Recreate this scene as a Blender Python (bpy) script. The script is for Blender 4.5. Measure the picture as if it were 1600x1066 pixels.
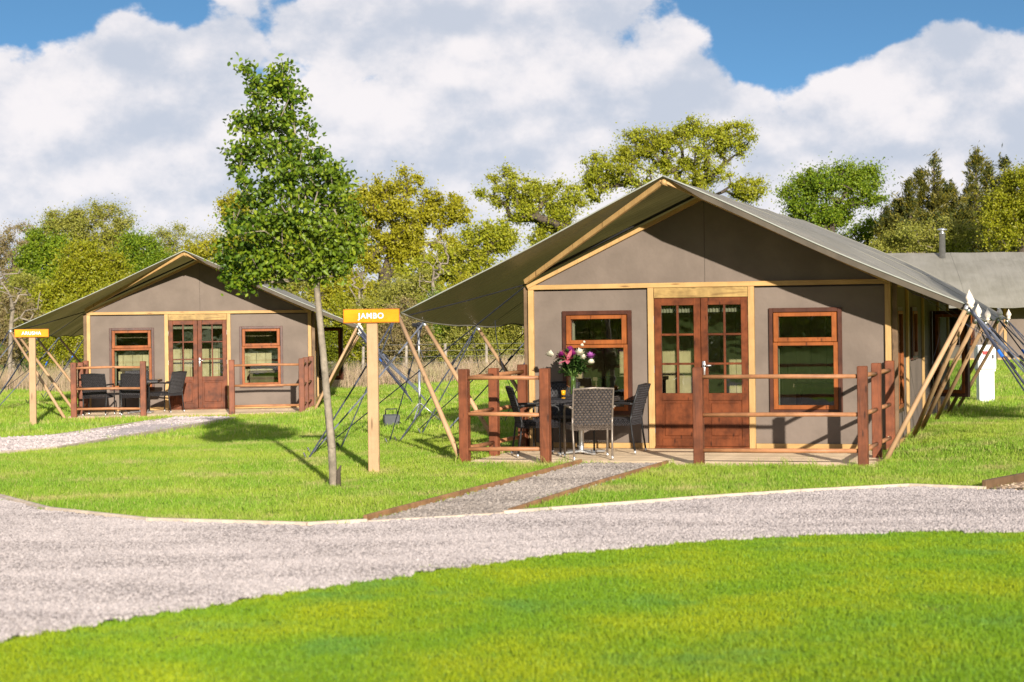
import bpy, math, random
import numpy as np
from mathutils import Matrix, Vector
R = math.radians
rng = np.random.default_rng(7)
random.seed(7)
for o in list(bpy.data.objects): bpy.data.objects.remove(o)
sc = bpy.context.scene
COL = sc.collection

# ------------------------------------------------------------------ camera
cam_d = bpy.data.cameras.new('camera'); cam = bpy.data.objects.new('camera', cam_d); COL.objects.link(cam)
cam.location = (0, 0, 1.7)
cam.rotation_euler = (Matrix.Rotation(R(90), 4, 'X') @ Matrix.Rotation(R(-0.75), 4, 'Z')).to_euler()
cam_d.sensor_width = 36; cam_d.lens = 2700 * 36 / 1600
cam_d.shift_x = -200 / 1600; cam_d.shift_y = -33 / 1600
cam_d.clip_start = 0.1; cam_d.clip_end = 6000
cam_d.dof.use_dof = True; cam_d.dof.focus_distance = 29.0; cam_d.dof.aperture_fstop = 2.8
sc.camera = cam

# ------------------------------------------------------------------ light
SUN_EL, SUN_AZ = 14.8, 164.5            # azimuth of the sun clockwise from +Y
w = bpy.data.worlds.new('World'); sc.world = w; w.use_nodes = True; w.cycles.sampling_method = 'MANUAL'; w.cycles.sample_map_resolution = 512
sd = bpy.data.lights.new('sun', 'SUN'); sd.energy = 5.0; sd.angle = R(0.6); sd.color = (1.0, 0.92, 0.81)
sun = bpy.data.objects.new('sun', sd); COL.objects.link(sun)
sun.rotation_euler = (R(90 - SUN_EL), 0, R(180 - SUN_AZ))
sun.location = (5, -10, 12)
vs = sc.view_settings; vs.view_transform = 'Standard'; vs.look = 'None'; vs.exposure = 0.82; vs.gamma = 1.0
vs.use_curve_mapping = False
sc.render.engine = 'CYCLES'
sc.cycles.max_bounces = 6; sc.cycles.transparent_max_bounces = 12; sc.cycles.transmission_bounces = 4
sc.cycles.diffuse_bounces = 3; sc.cycles.glossy_bounces = 3; sc.cycles.caustics_reflective = False; sc.cycles.caustics_refractive = False

class NT:
    """small helper for node trees"""
    def __init__(s, tree): s.t = tree
    def n(s, typ, **kw):
        nd = s.t.nodes.new(typ)
        ins = kw.pop('ins', {})
        for k, v in kw.items(): setattr(nd, k, v)
        for k, v in ins.items(): s.put(nd.inputs[k], v)
        return nd
    def put(s, sock, v):
        if isinstance(v, bpy.types.NodeSocket): s.t.links.new(v, sock)
        elif isinstance(v, bpy.types.Node): s.t.links.new(v.outputs[0], sock)
        else: sock.default_value = v
    def math(s, op, a, b=None, clamp=False):
        nd = s.n('ShaderNodeMath', operation=op, use_clamp=clamp); s.put(nd.inputs[0], a)
        if b is not None: s.put(nd.inputs[1], b)
        return nd.outputs[0]
    def mix(s, f, a, b, blend='MIX'):
        nd = s.n('ShaderNodeMix', data_type='RGBA', blend_type=blend)
        s.put(nd.inputs[0], f); s.put(nd.inputs[6], a); s.put(nd.inputs[7], b)
        return nd.outputs[2]
    def noise(s, vec, scale, detail=4, rough=0.5, dist=0.0):
        nd = s.n('ShaderNodeTexNoise'); s.put(nd.inputs['Vector'], vec)
        nd.inputs['Scale'].default_value = scale; nd.inputs['Detail'].default_value = detail
        nd.inputs['Roughness'].default_value = rough; nd.inputs['Distortion'].default_value = dist
        return nd.outputs['Fac']
    def ramp(s, f, lo, hi, a=0.0, b=1.0, smooth=True):
        nd = s.n('ShaderNodeMapRange', interpolation_type='SMOOTHSTEP' if smooth else 'LINEAR')
        s.put(nd.inputs[0], f); nd.inputs[1].default_value = lo; nd.inputs[2].default_value = hi
        nd.inputs[3].default_value = a; nd.inputs[4].default_value = b
        return nd.outputs[0]
    def mapv(s, vec, scale=(1, 1, 1), loc=(0, 0, 0)):
        nd = s.n('ShaderNodeMapping'); s.put(nd.inputs[0], vec)
        nd.inputs['Scale'].default_value = scale; nd.inputs['Location'].default_value = loc
        return nd.outputs[0]

def c4(c): return (c[0], c[1], c[2], 1.0)
def srgb(r, g, b):
    f = lambda u: (u / 255 / 12.92) if u / 255 <= 0.04045 else ((u / 255 + 0.055) / 1.055) ** 2.4
    return (f(r), f(g), f(b))

# ---- sky: Nishita with procedural cumulus in world directions
def build_world():
    t = w.node_tree; t.nodes.clear(); N = NT(t)
    tc = N.n('ShaderNodeTexCoord'); d = tc.outputs['Generated']
    sky = N.n('ShaderNodeTexSky', sky_type='NISHITA'); sky.sun_disc = False
    sky.sun_elevation = R(SUN_EL); sky.sun_rotation = R(SUN_AZ); sky.air_density = 1.0; sky.dust_density = 0.4; sky.ozone_density = 2.0
    up = N.n('ShaderNodeVectorMath', operation='NORMALIZE'); N.put(up.inputs[0], N.mapv(d, (1, 1, 2.6), (0, 0, 0.14)))
    N.put(sky.inputs[0], up.outputs[0])
    sep = N.n('ShaderNodeSeparateXYZ'); N.put(sep.inputs[0], d)
    X, Y, Z = sep.outputs
    # cumulus banks: broad coverage + noise, with openings where blue shows
    def fbm(off):
        base = N.noise(N.mapv(d, (1, 1, 1.9), (0.31, 0.2, 0.05 + off * 1.9)), 6.0, 3, 0.5)
        puff = N.noise(N.mapv(d, (1, 1, 1.35), (1.7, 0.4, 0.9 + off * 1.35)), 20.0, 8, 0.62)
        def bil(sc, ph):
            v_ = N.n('ShaderNodeTexVoronoi', feature='SMOOTH_F1'); v_.inputs['Scale'].default_value = sc; v_.inputs['Smoothness'].default_value = .55
            warp = N.n('ShaderNodeTexNoise'); warp.inputs['Detail'].default_value = 1.0; warp.inputs['Scale'].default_value = sc * .8; N.put(warp.inputs['Vector'], N.mapv(d, (1, 1, 1), (0, 0, off)))
            wv = N.n('ShaderNodeVectorMath', operation='SCALE'); N.put(wv.inputs[0], warp.outputs['Color']); wv.inputs['Scale'].default_value = 1.1 / sc
            ad = N.n('ShaderNodeVectorMath', operation='ADD'); N.put(ad.inputs[0], N.mapv(d, (1, 1, 1.2), (ph, ph, off * 1.2))); N.put(ad.inputs[1], wv.outputs[0])
            N.put(v_.inputs['Vector'], ad.outputs[0]); return N.math('SUBTRACT', 0.55, v_.outputs['Distance'])
        t_ = N.math('ADD', N.math('MULTIPLY', base, 0.50), N.math('MULTIPLY', puff, 0.34))
        t_ = N.math('ADD', t_, N.math('MULTIPLY', bil(19, 0.3), 0.24))
        return t_, bil
    dens, bil_ = fbm(0.0); dup_, _ = fbm(0.012)
    relief = N.math('SUBTRACT', dens, dup_)
    dens = N.math('ADD', dens, N.math('MULTIPLY', bil_(52, 0.7), 0.10))
    def blob(u, v, ru, rv, amp, prev):
        x, z = (u - 1000) / 2700, (500 - v) / 2700
        a = N.math('DIVIDE', N.math('SUBTRACT', X, x), ru / 2700); b = N.math('DIVIDE', N.math('SUBTRACT', Z, z), rv / 2700)
        q = N.math('ADD', N.math('MULTIPLY', a, a), N.math('MULTIPLY', b, b))
        g = N.math('EXPONENT', N.math('MULTIPLY', q, -1.0))
        g = N.math('MULTIPLY', g, N.math('GREATER_THAN', Y, 0.0))
        return N.math('ADD', prev, N.math('MULTIPLY', g, amp))
    for b_ in [(1215, 40, 125, 100, -0.46), (1470, -15, 240, 64, -0.44), (40, 5, 170, 70, -0.42), (10, 120, 60, 60, -0.10),
               (330, 30, 60, 30, -0.12), (1290, 205, 130, 26, -0.06), (640, 250, 240, 40, 0.07),
               (1440, 130, 150, 70, 0.18), (1080, 170, 150, 70, 0.14), (240, 120, 150, 70, 0.15), (700, 330, 900, 130, 0.08), (800, 70, 300, 60, 0.14), (520, 60, 120, 50, 0.08)]:
        dens = blob(*b_, dens)
    dens = N.math('ADD', dens, N.ramp(Z, 0.085, 0.145, 0.17, 0.0))     # the bank closes up towards the horizon
    dens = N.math('ADD', dens, 0.035)
    cover = N.ramp(dens, 0.405, 0.465)
    # cloud shading: bright heads, grey-lavender undersides
    big = N.noise(N.mapv(d, (1, 1, 2.6), (0.9, 0.1, 0.4)), 9.0, 4, 0.5)
    sh_ = N.math('ADD', N.math('MULTIPLY', relief, 3.4), N.math('MULTIPLY', big, 1.0))
    shade = N.ramp(sh_, 0.18, 0.86)
    ccol = N.mix(shade, c4((4.6, 4.9, 5.6)), c4((7.5, 7.1, 7.1)))
    lowhaze = N.ramp(Z, 0.0, 0.09, 0.45, 0.0)
    cover2 = N.math('MAXIMUM', cover, lowhaze)
    blue = N.mix(1.0, sky.outputs[0], c4((0.92, 1.30, 1.42)), 'MULTIPLY')
    col = N.mix(N.math('MULTIPLY', cover2, 0.94), blue, ccol)
    bg = N.n('ShaderNodeBackground'); N.put(bg.inputs[0], col); bg.inputs[1].default_value = 0.075
    out = N.n('ShaderNodeOutputWorld'); t.links.new(bg.outputs[0], out.inputs[0])
build_world()

# ------------------------------------------------------------------ materials
MATS = {}
def mat(name, col, rough=0.7, var=0.12, vscale=6, grain=None, bump=0.0, bscale=40, spec=0.3, metal=0.0, col2=None, translucent=0.0, tcol=None, coat=0.0, objrand=0.0, world=False, gmix=0.55, bdist=0.02):
    m = bpy.data.materials.new(name); m.use_nodes = True; t = m.node_tree; t.nodes.clear(); N = NT(t)
    tc = N.n('ShaderNodeTexCoord'); v = tc.outputs['Object']
    if world: v = N.n('ShaderNodeNewGeometry').outputs['Position']
    f = N.noise(v, vscale, 5, 0.6)
    dark = tuple(x * (1 - var * 1.6) for x in col); lite = tuple(min(1, x * (1 + var)) for x in col)
    c = N.mix(N.ramp(f, 0.3, 0.7), c4(dark), c4(lite))
    hgt = N.noise(v, bscale, 4, 0.6)
    if grain:
        g = N.noise(N.mapv(v, grain), 1.0, 5, 0.65, 1.2)
        c = N.mix(N.math('MULTIPLY', N.ramp(g, 0.45, 0.75), gmix), c, c4(col2 or tuple(x * 0.45 for x in col)))
        hgt = g
        kn = N.n('ShaderNodeTexVoronoi'); N.put(kn.inputs['Vector'], N.mapv(v, tuple(min(9, q) for q in grain), (.37, .11, .23))); kn.inputs['Scale'].default_value = 1.1
        c = N.mix(N.math('MULTIPLY', N.ramp(kn.outputs['Distance'], .16, .06), .75), c, c4(tuple(x * .35 for x in (col2 or col))))
    elif col2:
        c = N.mix(N.math('MULTIPLY', N.ramp(N.noise(v, vscale * 2.7, 6, 0.65), 0.5, 0.72), 0.6), c, c4(col2))
    if objrand:
        oi = N.n('ShaderNodeObjectInfo')
        hsv = N.n('ShaderNodeHueSaturation'); N.put(hsv.inputs['Color'], c)
        N.put(hsv.inputs['Value'], N.ramp(oi.outputs['Random'], 0, 1, 1 - objrand, 1 + objrand, False)); c = hsv.outputs[0]
    p = N.n('ShaderNodeBsdfPrincipled'); N.put(p.inputs['Base Color'], c)
    p.inputs['Roughness'].default_value = rough; p.inputs['Specular IOR Level'].default_value = spec; p.inputs['Metallic'].default_value = metal
    if coat: p.inputs['Coat Weight'].default_value = coat; p.inputs['Coat Roughness'].default_value = 0.2
    if bump:
        b = N.n('ShaderNodeBump'); b.inputs['Strength'].default_value = bump; b.inputs['Distance'].default_value = bdist
        N.put(b.inputs['Height'], hgt); t.links.new(b.outputs[0], p.inputs['Normal'])
    sh = p.outputs[0]
    if translucent:
        tr = N.n('ShaderNodeBsdfTranslucent'); N.put(tr.inputs[0], c4(tcol) if tcol else c)
        mx = N.n('ShaderNodeMixShader'); mx.inputs[0].default_value = translucent
        t.links.new(sh, mx.inputs[1]); t.links.new(tr.outputs[0], mx.inputs[2]); sh = mx.outputs[0]
    o = N.n('ShaderNodeOutputMaterial'); t.links.new(sh, o.inputs[0])
    MATS[name] = m; return m

pine = mat('pale_pine', (0.44, 0.275, 0.11), 0.6, 0.10, 3, grain=(22, 22, 1.6), bump=0.15, col2=(0.33, 0.17, 0.055), objrand=0.1, gmix=0.6)
pine_x = mat('pale_pine_beam', (0.42, 0.26, 0.10), 0.6, 0.10, 3, grain=(1.6, 22, 22), bump=0.15, col2=(0.33, 0.17, 0.055), objrand=0.1, gmix=0.6)
rawpole = mat('peeled_pole', (0.42, 0.265, 0.145), 0.6, 0.1, 3, grain=(18, 18, 1.4), bump=0.1, col2=(0.31, 0.18, 0.085), objrand=0.1)
stain = mat('red_stained_timber', (0.160, 0.048, 0.019), 0.55, 0.22, 5, grain=(26, 26, 2.2), bump=0.2, col2=(0.05, 0.018, 0.009), objrand=0.15)
railm = mat('stained_round_rail', (0.36, 0.165, 0.075), 0.5, 0.15, 5, grain=(3, 30, 30), bump=0.1, col2=(0.18, 0.062, 0.025), objrand=0.1)
joinery = mat('varnished_joinery', (0.125, 0.034, 0.011), 0.5, 0.32, 5, grain=(24, 24, 3), bump=0.12, col2=(0.05, 0.015, 0.006), spec=0.2, coat=0.0)
joinery_l = mat('varnished_joinery_light', (0.25, 0.074, 0.018), 0.5, 0.16, 5, grain=(24, 24, 3), bump=0.1, col2=(0.11, 0.030, 0.009), spec=0.2, coat=0.0)
joinery_d = mat('dark_window_trim', (0.065, 0.021, 0.011), 0.4, 0.2, 5, grain=(24, 24, 3), bump=0.12, spec=0.4)
deckm = mat('deck_board', (0.74, 0.57, 0.38), 0.7, 0.12, 3, grain=(1.4, 24, 24), bump=0.15, col2=(0.56, 0.41, 0.25), objrand=0.1)
canvas = mat('taupe_canvas', (0.178, 0.142, 0.117), 0.85, 0.10, 1.3, bump=0.45, bscale=1.6, spec=0.15, bdist=0.06, translucent=.10)
metal = mat('galvanised_metal', (0.62, 0.62, 0.62), 0.35, 0.1, 10, metal=0.9, spec=0.5)
chrome = mat('chair_foot_metal', (0.7, 0.7, 0.68), 0.3, 0.05, 10, metal=0.8)
chairtube = mat('chair_tube', (0.20, 0.165, 0.135), 0.38, 0.15, 10, metal=0.35, spec=0.5)
wicker = mat('wicker', (0.115, 0.090, 0.073), 0.55, 0.3, 40, bump=0.2, col2=(0.055, 0.042, 0.036), spec=0.35)
wicker_d = mat('dark_wicker', (0.024, 0.022, 0.024), 0.5, 0.3, 40, bump=0.2, spec=0.35)
blackglass = mat('table_top_glass', (0.018, 0.018, 0.020), 0.12, 0.1, 3, spec=0.6)
strapm = mat('navy_strap', (0.035, 0.040, 0.065), 0.7, 0.2, 14, bump=0.2)
strapg = mat('grey_strap', (0.09, 0.10, 0.135), 0.7, 0.2, 14, bump=0.2)
bluem = mat('blue_plastic', (0.02, 0.14, 0.60), 0.4, 0.05)
blackm = mat('black_metal', (0.015, 0.015, 0.016), 0.4, 0.1)
finialm = mat('pale_finial', (0.80, 0.70, 0.58), 0.55, 0.06, 10)
whitem = mat('white_cabinet', (0.72, 0.72, 0.72), 0.5, 0.05, 4)
redm = mat('red_label', (0.65, 0.03, 0.03), 0.5, 0.05)
greenm = mat('green_tape', (0.01, 0.28, 0.14), 0.5, 0.05)
hemm = mat('fly_hem', (0.30, 0.31, 0.27), 0.6, 0.05, 5)
curtainm = mat('cream_curtain', (0.30, 0.25, 0.17), 0.9, 0.08, 8)
boardm = mat('interior_board', (0.62, 0.45, 0.24), 0.6, 0.12, 3, grain=(30, 30, 1.6), col2=(0.42, 0.27, 0.12))
floorm = mat('interior_floor', (0.25, 0.17, 0.10), 0.6, 0.1, 3)

def fly_mat():
    m = bpy.data.materials.new('fly_sheet'); m.use_nodes = True; t = m.node_tree; t.nodes.clear(); N = NT(t)
    v = N.n('ShaderNodeTexCoord').outputs['Object']
    geo = N.n('ShaderNodeNewGeometry')
    f = N.noise(v, 1.6, 5, 0.6)
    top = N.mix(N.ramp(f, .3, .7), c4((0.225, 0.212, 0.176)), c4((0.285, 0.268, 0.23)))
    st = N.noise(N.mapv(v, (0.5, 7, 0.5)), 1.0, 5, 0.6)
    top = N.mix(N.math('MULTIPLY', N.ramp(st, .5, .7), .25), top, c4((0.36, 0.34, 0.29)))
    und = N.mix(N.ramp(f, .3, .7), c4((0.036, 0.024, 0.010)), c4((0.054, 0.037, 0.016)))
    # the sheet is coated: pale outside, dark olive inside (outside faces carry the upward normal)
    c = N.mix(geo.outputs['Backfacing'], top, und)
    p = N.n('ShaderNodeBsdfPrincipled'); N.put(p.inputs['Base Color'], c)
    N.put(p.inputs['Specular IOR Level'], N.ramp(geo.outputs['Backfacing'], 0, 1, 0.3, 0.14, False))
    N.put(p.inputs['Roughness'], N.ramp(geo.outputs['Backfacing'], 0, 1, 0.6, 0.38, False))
    b = N.n('ShaderNodeBump'); b.inputs['Strength'].default_value = 0.7; b.inputs['Distance'].default_value = 0.05
    N.put(b.inputs['Height'], N.noise(N.mapv(v, (0.6, 4.2, 0.6)), 1.4, 4, 0.55)); t.links.new(b.outputs[0], p.inputs['Normal'])
    tr = N.n('ShaderNodeBsdfTranslucent'); tr.inputs[0].default_value = (0.50, 0.40, 0.12, 1)
    mx = N.n('ShaderNodeMixShader'); mx.inputs[0].default_value = 0.2
    t.links.new(p.outputs[0], mx.inputs[1]); t.links.new(tr.outputs[0], mx.inputs[2])
    o = N.n('ShaderNodeOutputMaterial'); t.links.new(mx.outputs[0], o.inputs[0]); return m
flym = fly_mat()

def glass_mat(name='window_glass', wave=0.03, base=0.05, tint=(0.85, 0.9, 0.88)):
    m = bpy.data.materials.new(name); m.use_nodes = True; t = m.node_tree; t.nodes.clear(); N = NT(t)
    v = N.n('ShaderNodeTexCoord').outputs['Object']
    b = N.n('ShaderNodeBump'); b.inputs['Strength'].default_value = wave; b.inputs['Distance'].default_value = 0.02
    N.put(b.inputs['Height'], N.noise(v, 3.5, 2, 0.5))
    fr = N.n('ShaderNodeFresnel'); fr.inputs[0].default_value = 1.6
    fac = N.math('ADD', fr.outputs[0], base, True) if base > 0 else N.math('ADD', .05, 0.0)
    gl = N.n('ShaderNodeBsdfGlossy'); gl.inputs['Roughness'].default_value = 0.01; t.links.new(b.outputs[0], gl.inputs['Normal'])
    tr = N.n('ShaderNodeBsdfTransparent'); tr.inputs[0].default_value = c4(tint)
    mx = N.n('ShaderNodeMixShader'); N.put(mx.inputs[0], fac); t.links.new(tr.outputs[0], mx.inputs[1]); t.links.new(gl.outputs[0], mx.inputs[2])
    o = N.n('ShaderNodeOutputMaterial'); t.links.new(mx.outputs[0], o.inputs[0]); return m
glassm = glass_mat(); glassw = glass_mat('wavy_door_glass', 0.12, 0.05)
clearm = glass_mat('clear_glass', 0.0, 0.0, (0.96, 0.97, 0.96))

def leaf_mat(name, cols, transl=0.35, rough=0.5):
    """colour varies leaf by leaf (random per island)"""
    m = bpy.data.materials.new(name); m.use_nodes = True; t = m.node_tree; t.nodes.clear(); N = NT(t)
    geo = N.n('ShaderNodeNewGeometry'); cr = N.n('ShaderNodeValToRGB'); N.put(cr.inputs[0], geo.outputs['Random Per Island'])
    el = cr.color_ramp.elements
    while len(el) < len(cols): el.new(0.5)
    for i, c in enumerate(cols): el[i].position = i / max(1, len(cols) - 1); el[i].color = c4(c)
    big = N.noise(geo.outputs['Position'], 0.5, 3, 0.5)
    c = N.mix(N.math('MULTIPLY', N.ramp(big, .4, .7), .35), cr.outputs[0], c4(cols[-1]))
    p = N.n('ShaderNodeBsdfPrincipled'); N.put(p.inputs['Base Color'], c); p.inputs['Roughness'].default_value = rough; p.inputs['Specular IOR Level'].default_value = 0.3
    tr = N.n('ShaderNodeBsdfTranslucent'); N.put(tr.inputs[0], c)
    mx = N.n('ShaderNodeMixShader'); mx.inputs[0].default_value = transl; t.links.new(p.outputs[0], mx.inputs[1]); t.links.new(tr.outputs[0], mx.inputs[2])
    o = N.n('ShaderNodeOutputMaterial'); t.links.new(mx.outputs[0], o.inputs[0]); return m
bark = mat('oak_bark', (0.075, 0.058, 0.042), 0.9, 0.3, 4, bump=0.4, bscale=12)
bark_pale = mat('pale_bark', (0.24, 0.20, 0.15), 0.85, 0.25, 6, bump=0.4, bscale=25, col2=(0.10, 0.09, 0.06))
LEAF = {
 'young': leaf_mat('young_tree_leaf', [(0.028, 0.068, 0.006), (0.075, 0.145, 0.010), (0.15, 0.235, 0.014), (0.26, 0.32, 0.020)], 0.38, 0.42),
 'oak_gold': leaf_mat('gold_oak_leaf', [(0.17, 0.155, 0.010), (0.30, 0.285, 0.014), (0.40, 0.385, 0.020), (0.32, 0.285, 0.016)]),
 'oak_lime': leaf_mat('lime_oak_leaf', [(0.15, 0.17, 0.012), (0.27, 0.30, 0.016), (0.37, 0.39, 0.022), (0.30, 0.28, 0.02)]),
 'green': leaf_mat('green_leaf', [(0.06, 0.115, 0.008), (0.12, 0.20, 0.010), (0.19, 0.27, 0.012), (0.23, 0.28, 0.016)]),
 'yellowgreen': leaf_mat('yellowgreen_leaf', [(0.14, 0.16, 0.008), (0.24, 0.27, 0.010), (0.32, 0.32, 0.014), (0.26, 0.24, 0.014)]),
 'brown': leaf_mat('brown_twig_leaf', [(0.17, 0.125, 0.055), (0.26, 0.19, 0.085), (0.23, 0.20, 0.06), (0.31, 0.25, 0.11)]),
 'olive': leaf_mat('olive_leaf', [(0.15, 0.16, 0.024), (0.25, 0.25, 0.04), (0.34, 0.31, 0.055), (0.25, 0.27, 0.04)]),
 'conifer': leaf_mat('conifer_needle', [(0.014, 0.028, 0.008), (0.036, 0.050, 0.010), (0.085, 0.090, 0.012), (0.20, 0.16, 0.015)], 0.15),
}

# ------------------------------------------------------------------ mesh builder
class MB:
    def __init__(s): s.v = []; s.f = []
    def add(s, vs, fs):
        o = len(s.v); s.v.extend(vs); s.f.extend([tuple(i + o for i in f) for f in fs]); return s
    def box(s, x0, x1, y0, y1, z0, z1, ch=0.0, M=None):
        c = ((x0 + x1) / 2, (y0 + y1) / 2, (z0 + z1) / 2); h = ((x1 - x0) / 2, (y1 - y0) / 2, (z1 - z0) / 2)
        vs, fs = [], []
        if ch <= 0:
            for sx in (-1, 1):
                for sy in (-1, 1):
                    for sz in (-1, 1): vs.append((sx * h[0], sy * h[1], sz * h[2]))
            fs = [(0, 1, 3, 2), (4, 6, 7, 5), (0, 4, 5, 1), (2, 3, 7, 6), (0, 2, 6, 4), (1, 5, 7, 3)]
        else:
            idx = {}
            for sx in (-1, 1):
                for sy in (-1, 1):
                    for sz in (-1, 1):
                        for a in range(3):
                            p = [sx * (h[0] - ch), sy * (h[1] - ch), sz * (h[2] - ch)]; p[a] = (sx, sy, sz)[a] * h[a]
                            idx[(sx, sy, sz, a)] = len(vs); vs.append(tuple(p))
            def face(keys):
                q = [idx[k] for k in keys]; n = Vector((0, 0, 0)); cen = Vector((0, 0, 0))
                P = [Vector(vs[i]) for i in q]
                for p in P: cen += p
                n = (P[1] - P[0]).cross(P[2] - P[0])
                fs.append(tuple(q) if n.dot(cen) > 0 else tuple(q[::-1]))
            S = (-1, 1)
            for a in range(3):
                b, c_ = [k for k in range(3) if k != a]
                for sa in S:
                    ks = []
                    for sb, sc_ in ((-1, -1), (1, -1), (1, 1), (-1, 1)):
                        k = [0, 0, 0]; k[a] = sa; k[b] = sb; k[c_] = sc_; ks.append((*k, a))
                    face(ks)
                for sb in S:
                    for sc_ in S:
                        k0 = [0, 0, 0]; k0[b] = sb; k0[c_] = sc_
                        k1 = list(k0); k0[a] = -1; k1[a] = 1
                        face([(*k0, b), (*k1, b), (*k1, c_), (*k0, c_)])
            for sx in S:
                for sy in S:
                    for sz in S: face([(sx, sy, sz, 0), (sx, sy, sz, 1), (sx, sy, sz, 2)])
        if M is None: vs = [(p[0] + c[0], p[1] + c[1], p[2] + c[2]) for p in vs]
        else: vs = [tuple(M @ Vector((p[0] + c[0], p[1] + c[1], p[2] + c[2]))) for p in vs]
        return s.add(vs, fs)
    def bar(s, p0, p1, w_, h_, ch=0.0, up=(0, 0, 1)):
        a, b = Vector(p0), Vector(p1); d = b - a; L = d.length; z = d.normalized()
        u = Vector(up); x = u.cross(z)
        if x.length < 1e-4: x = Vector((1, 0, 0)).cross(z)
        x.normalize(); y = z.cross(x)
        M = Matrix(((x.x, y.x, z.x, a.x), (x.y, y.y, z.y, a.y), (x.z, y.z, z.z, a.z), (0, 0, 0, 1)))
        return s.box(-w_ / 2, w_ / 2, -h_ / 2, h_ / 2, 0, L, ch, M)
    def tube(s, pts, rad, n=8, cap=True):
        pts = [Vector(p) for p in pts]; k = len(pts)
        if not hasattr(rad, '__len__'): rad = [rad] * k
        vs, fs = [], []; ref = None
        for i in range(k):
            d = (pts[min(i + 1, k - 1)] - pts[max(i - 1, 0)]).normalized()
            if ref is None:
                ref = Vector((0, 0, 1)).cross(d)
                if ref.length < 0.05: ref = Vector((1, 0, 0)).cross(d)
            x = (ref - d * ref.dot(d)).normalized(); ref = x; y = d.cross(x)
            for j in range(n):
                a = 2 * math.pi * j / n; vs.append(tuple(pts[i] + (x * math.cos(a) + y * math.sin(a)) * rad[i]))
        for i in range(k - 1):
            for j in range(n):
                fs.append((i * n + j, i * n + (j + 1) % n, (i + 1) * n + (j + 1) % n, (i + 1) * n + j))
        if cap: fs.append(tuple(range(n))[::-1]); fs.append(tuple((k - 1) * n + j for j in range(n)))
        return s.add(vs, fs)
    def lathe(s, prof, n=14, c=(0, 0, 0)):
        vs, fs = [], []
        for r, z in prof:
            for j in range(n): a = 2 * math.pi * j / n; vs.append((c[0] + r * math.cos(a), c[1] + r * math.sin(a), c[2] + z))
        for i in range(len(prof) - 1):
            for j in range(n): fs.append((i * n + j, i * n + (j + 1) % n, (i + 1) * n + (j + 1) % n, (i + 1) * n + j))
        fs.append(tuple(range(n))[::-1]); fs.append(tuple((len(prof) - 1) * n + j for j in range(n)))
        return s.add(vs, fs)
    def grid(s, fn, nu, nv):
        vs = [fn(i / nu, j / nv) for j in range(nv + 1) for i in range(nu + 1)]
        fs = [(j * (nu + 1) + i, j * (nu + 1) + i + 1, (j + 1) * (nu + 1) + i + 1, (j + 1) * (nu + 1) + i) for j in range(nv) for i in range(nu)]
        return s.add(vs, fs)
    def mesh(s, name, m, smooth=False):
        me = bpy.data.meshes.new(name); me.from_pydata(s.v, [], s.f); me.materials.append(m)
        if smooth: me.polygons.foreach_set('use_smooth', [True] * len(me.polygons))
        me.update(); return me
    def build(s, name, m, parent=None, smooth=False): return obj(name, s.mesh(name, m, smooth), parent)

def obj(name, me, parent=None, loc=None, rot=None):
    o = bpy.data.objects.new(name, me); COL.objects.link(o)
    if parent: o.parent = parent
    if loc is not None: o.location = loc
    if rot is not None: o.rotation_euler = rot
    return o
def tag(o, label=None, cat=None, group=None, kind=None):
    if label: o['label'] = label
    if cat: o['category'] = cat
    if group: o['group'] = group
    if kind: o['kind'] = kind
    return o
def thing(name, label, cat, loc=(0, 0, 0), rz=0.0, group=None):
    o = bpy.data.objects.new(name, None); COL.objects.link(o); o.location = loc; o.rotation_euler = (0, 0, rz)
    o.empty_display_size = 0.2
    return tag(o, label, cat, group)
def copy_tree(o, parent=None, skip=()):
    c = o.copy(); COL.objects.link(c); c.parent = parent
    for ch in list(KIDS(o)):
        if ch.name.split('.')[0] not in skip: copy_tree(ch, c, skip)
    return c
def KIDS(o): return [x for x in bpy.data.objects if x.parent == o]
_kids_cache = {}
def copy_thing(o, label, loc, rz, group=None, skip=()):
    c = copy_tree(o, None, skip); c.location = loc; c.rotation_euler = (0, 0, rz); c['label'] = label
    if group: c['group'] = group
    return c

# ------------------------------------------------------------------ ground, road, paths
def sst(a, b, x):
    t = np.clip((x - a) / (b - a), 0, 1); return t * t * (3 - 2 * t)
def gz(x, y):
    x = np.asarray(x, float); y = np.asarray(y, float)
    g = -0.20 * sst(-3.0, -8.5, x) * sst(21, 33, y)
    g = g + 0.30 * sst(36, 54, y) * sst(3, 9, x)
    g = g + 0.14 * sst(3.05, 4.4, x + 0.0 * y) * sst(19.6, 21.4, y) * sst(34, 24, y)
    far = np.sqrt(x * x + y * y)
    return g + 1.2 * sst(60, 130, far) * 0.5
FARE = [(-40, 33), (-14, 24.0), (-8.4, 19.2), (-6.44, 17.33), (-5.52, 16.06), (-4.3, 15.05), (-2.83, 14.56), (-2.35, 14.74), (-1.23, 15.24), (0.58, 16.32), (1.53, 16.8), (2.66, 17.22), (3.34, 16.81), (5.2, 16.4), (9, 17.5), (40, 24)]
NEARE = [(-40, 0), (-12, 4.5), (-6.2, 7.2), (-3.51, 9.43), (-2.9, 10.25), (-2.26, 10.99), (-1.4, 11.95), (-0.49, 12.73), (0.4, 13.22), (1.23, 13.53), (2.1, 13.66), (3.0, 13.59), (4.6, 13.3), (9, 12.3), (40, 8)]
PATH = [(-2.35, 14.74), (-1.23, 15.24), (0.26, 20.27), (-0.69, 20.42)]
LPATH = [(-8.81, 23.72), (-14.5, 25.4), (-14.5, 28.6), (-10.48, 28.24), (-9.9, 29.2), (-9.55, 35.4), (-8.35, 35.2), (-8.5, 24.8)]
BRPATH = [(3.36, 16.9), (5.2, 16.5), (6.4, 18.6), (4.2, 18.0)]
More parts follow.
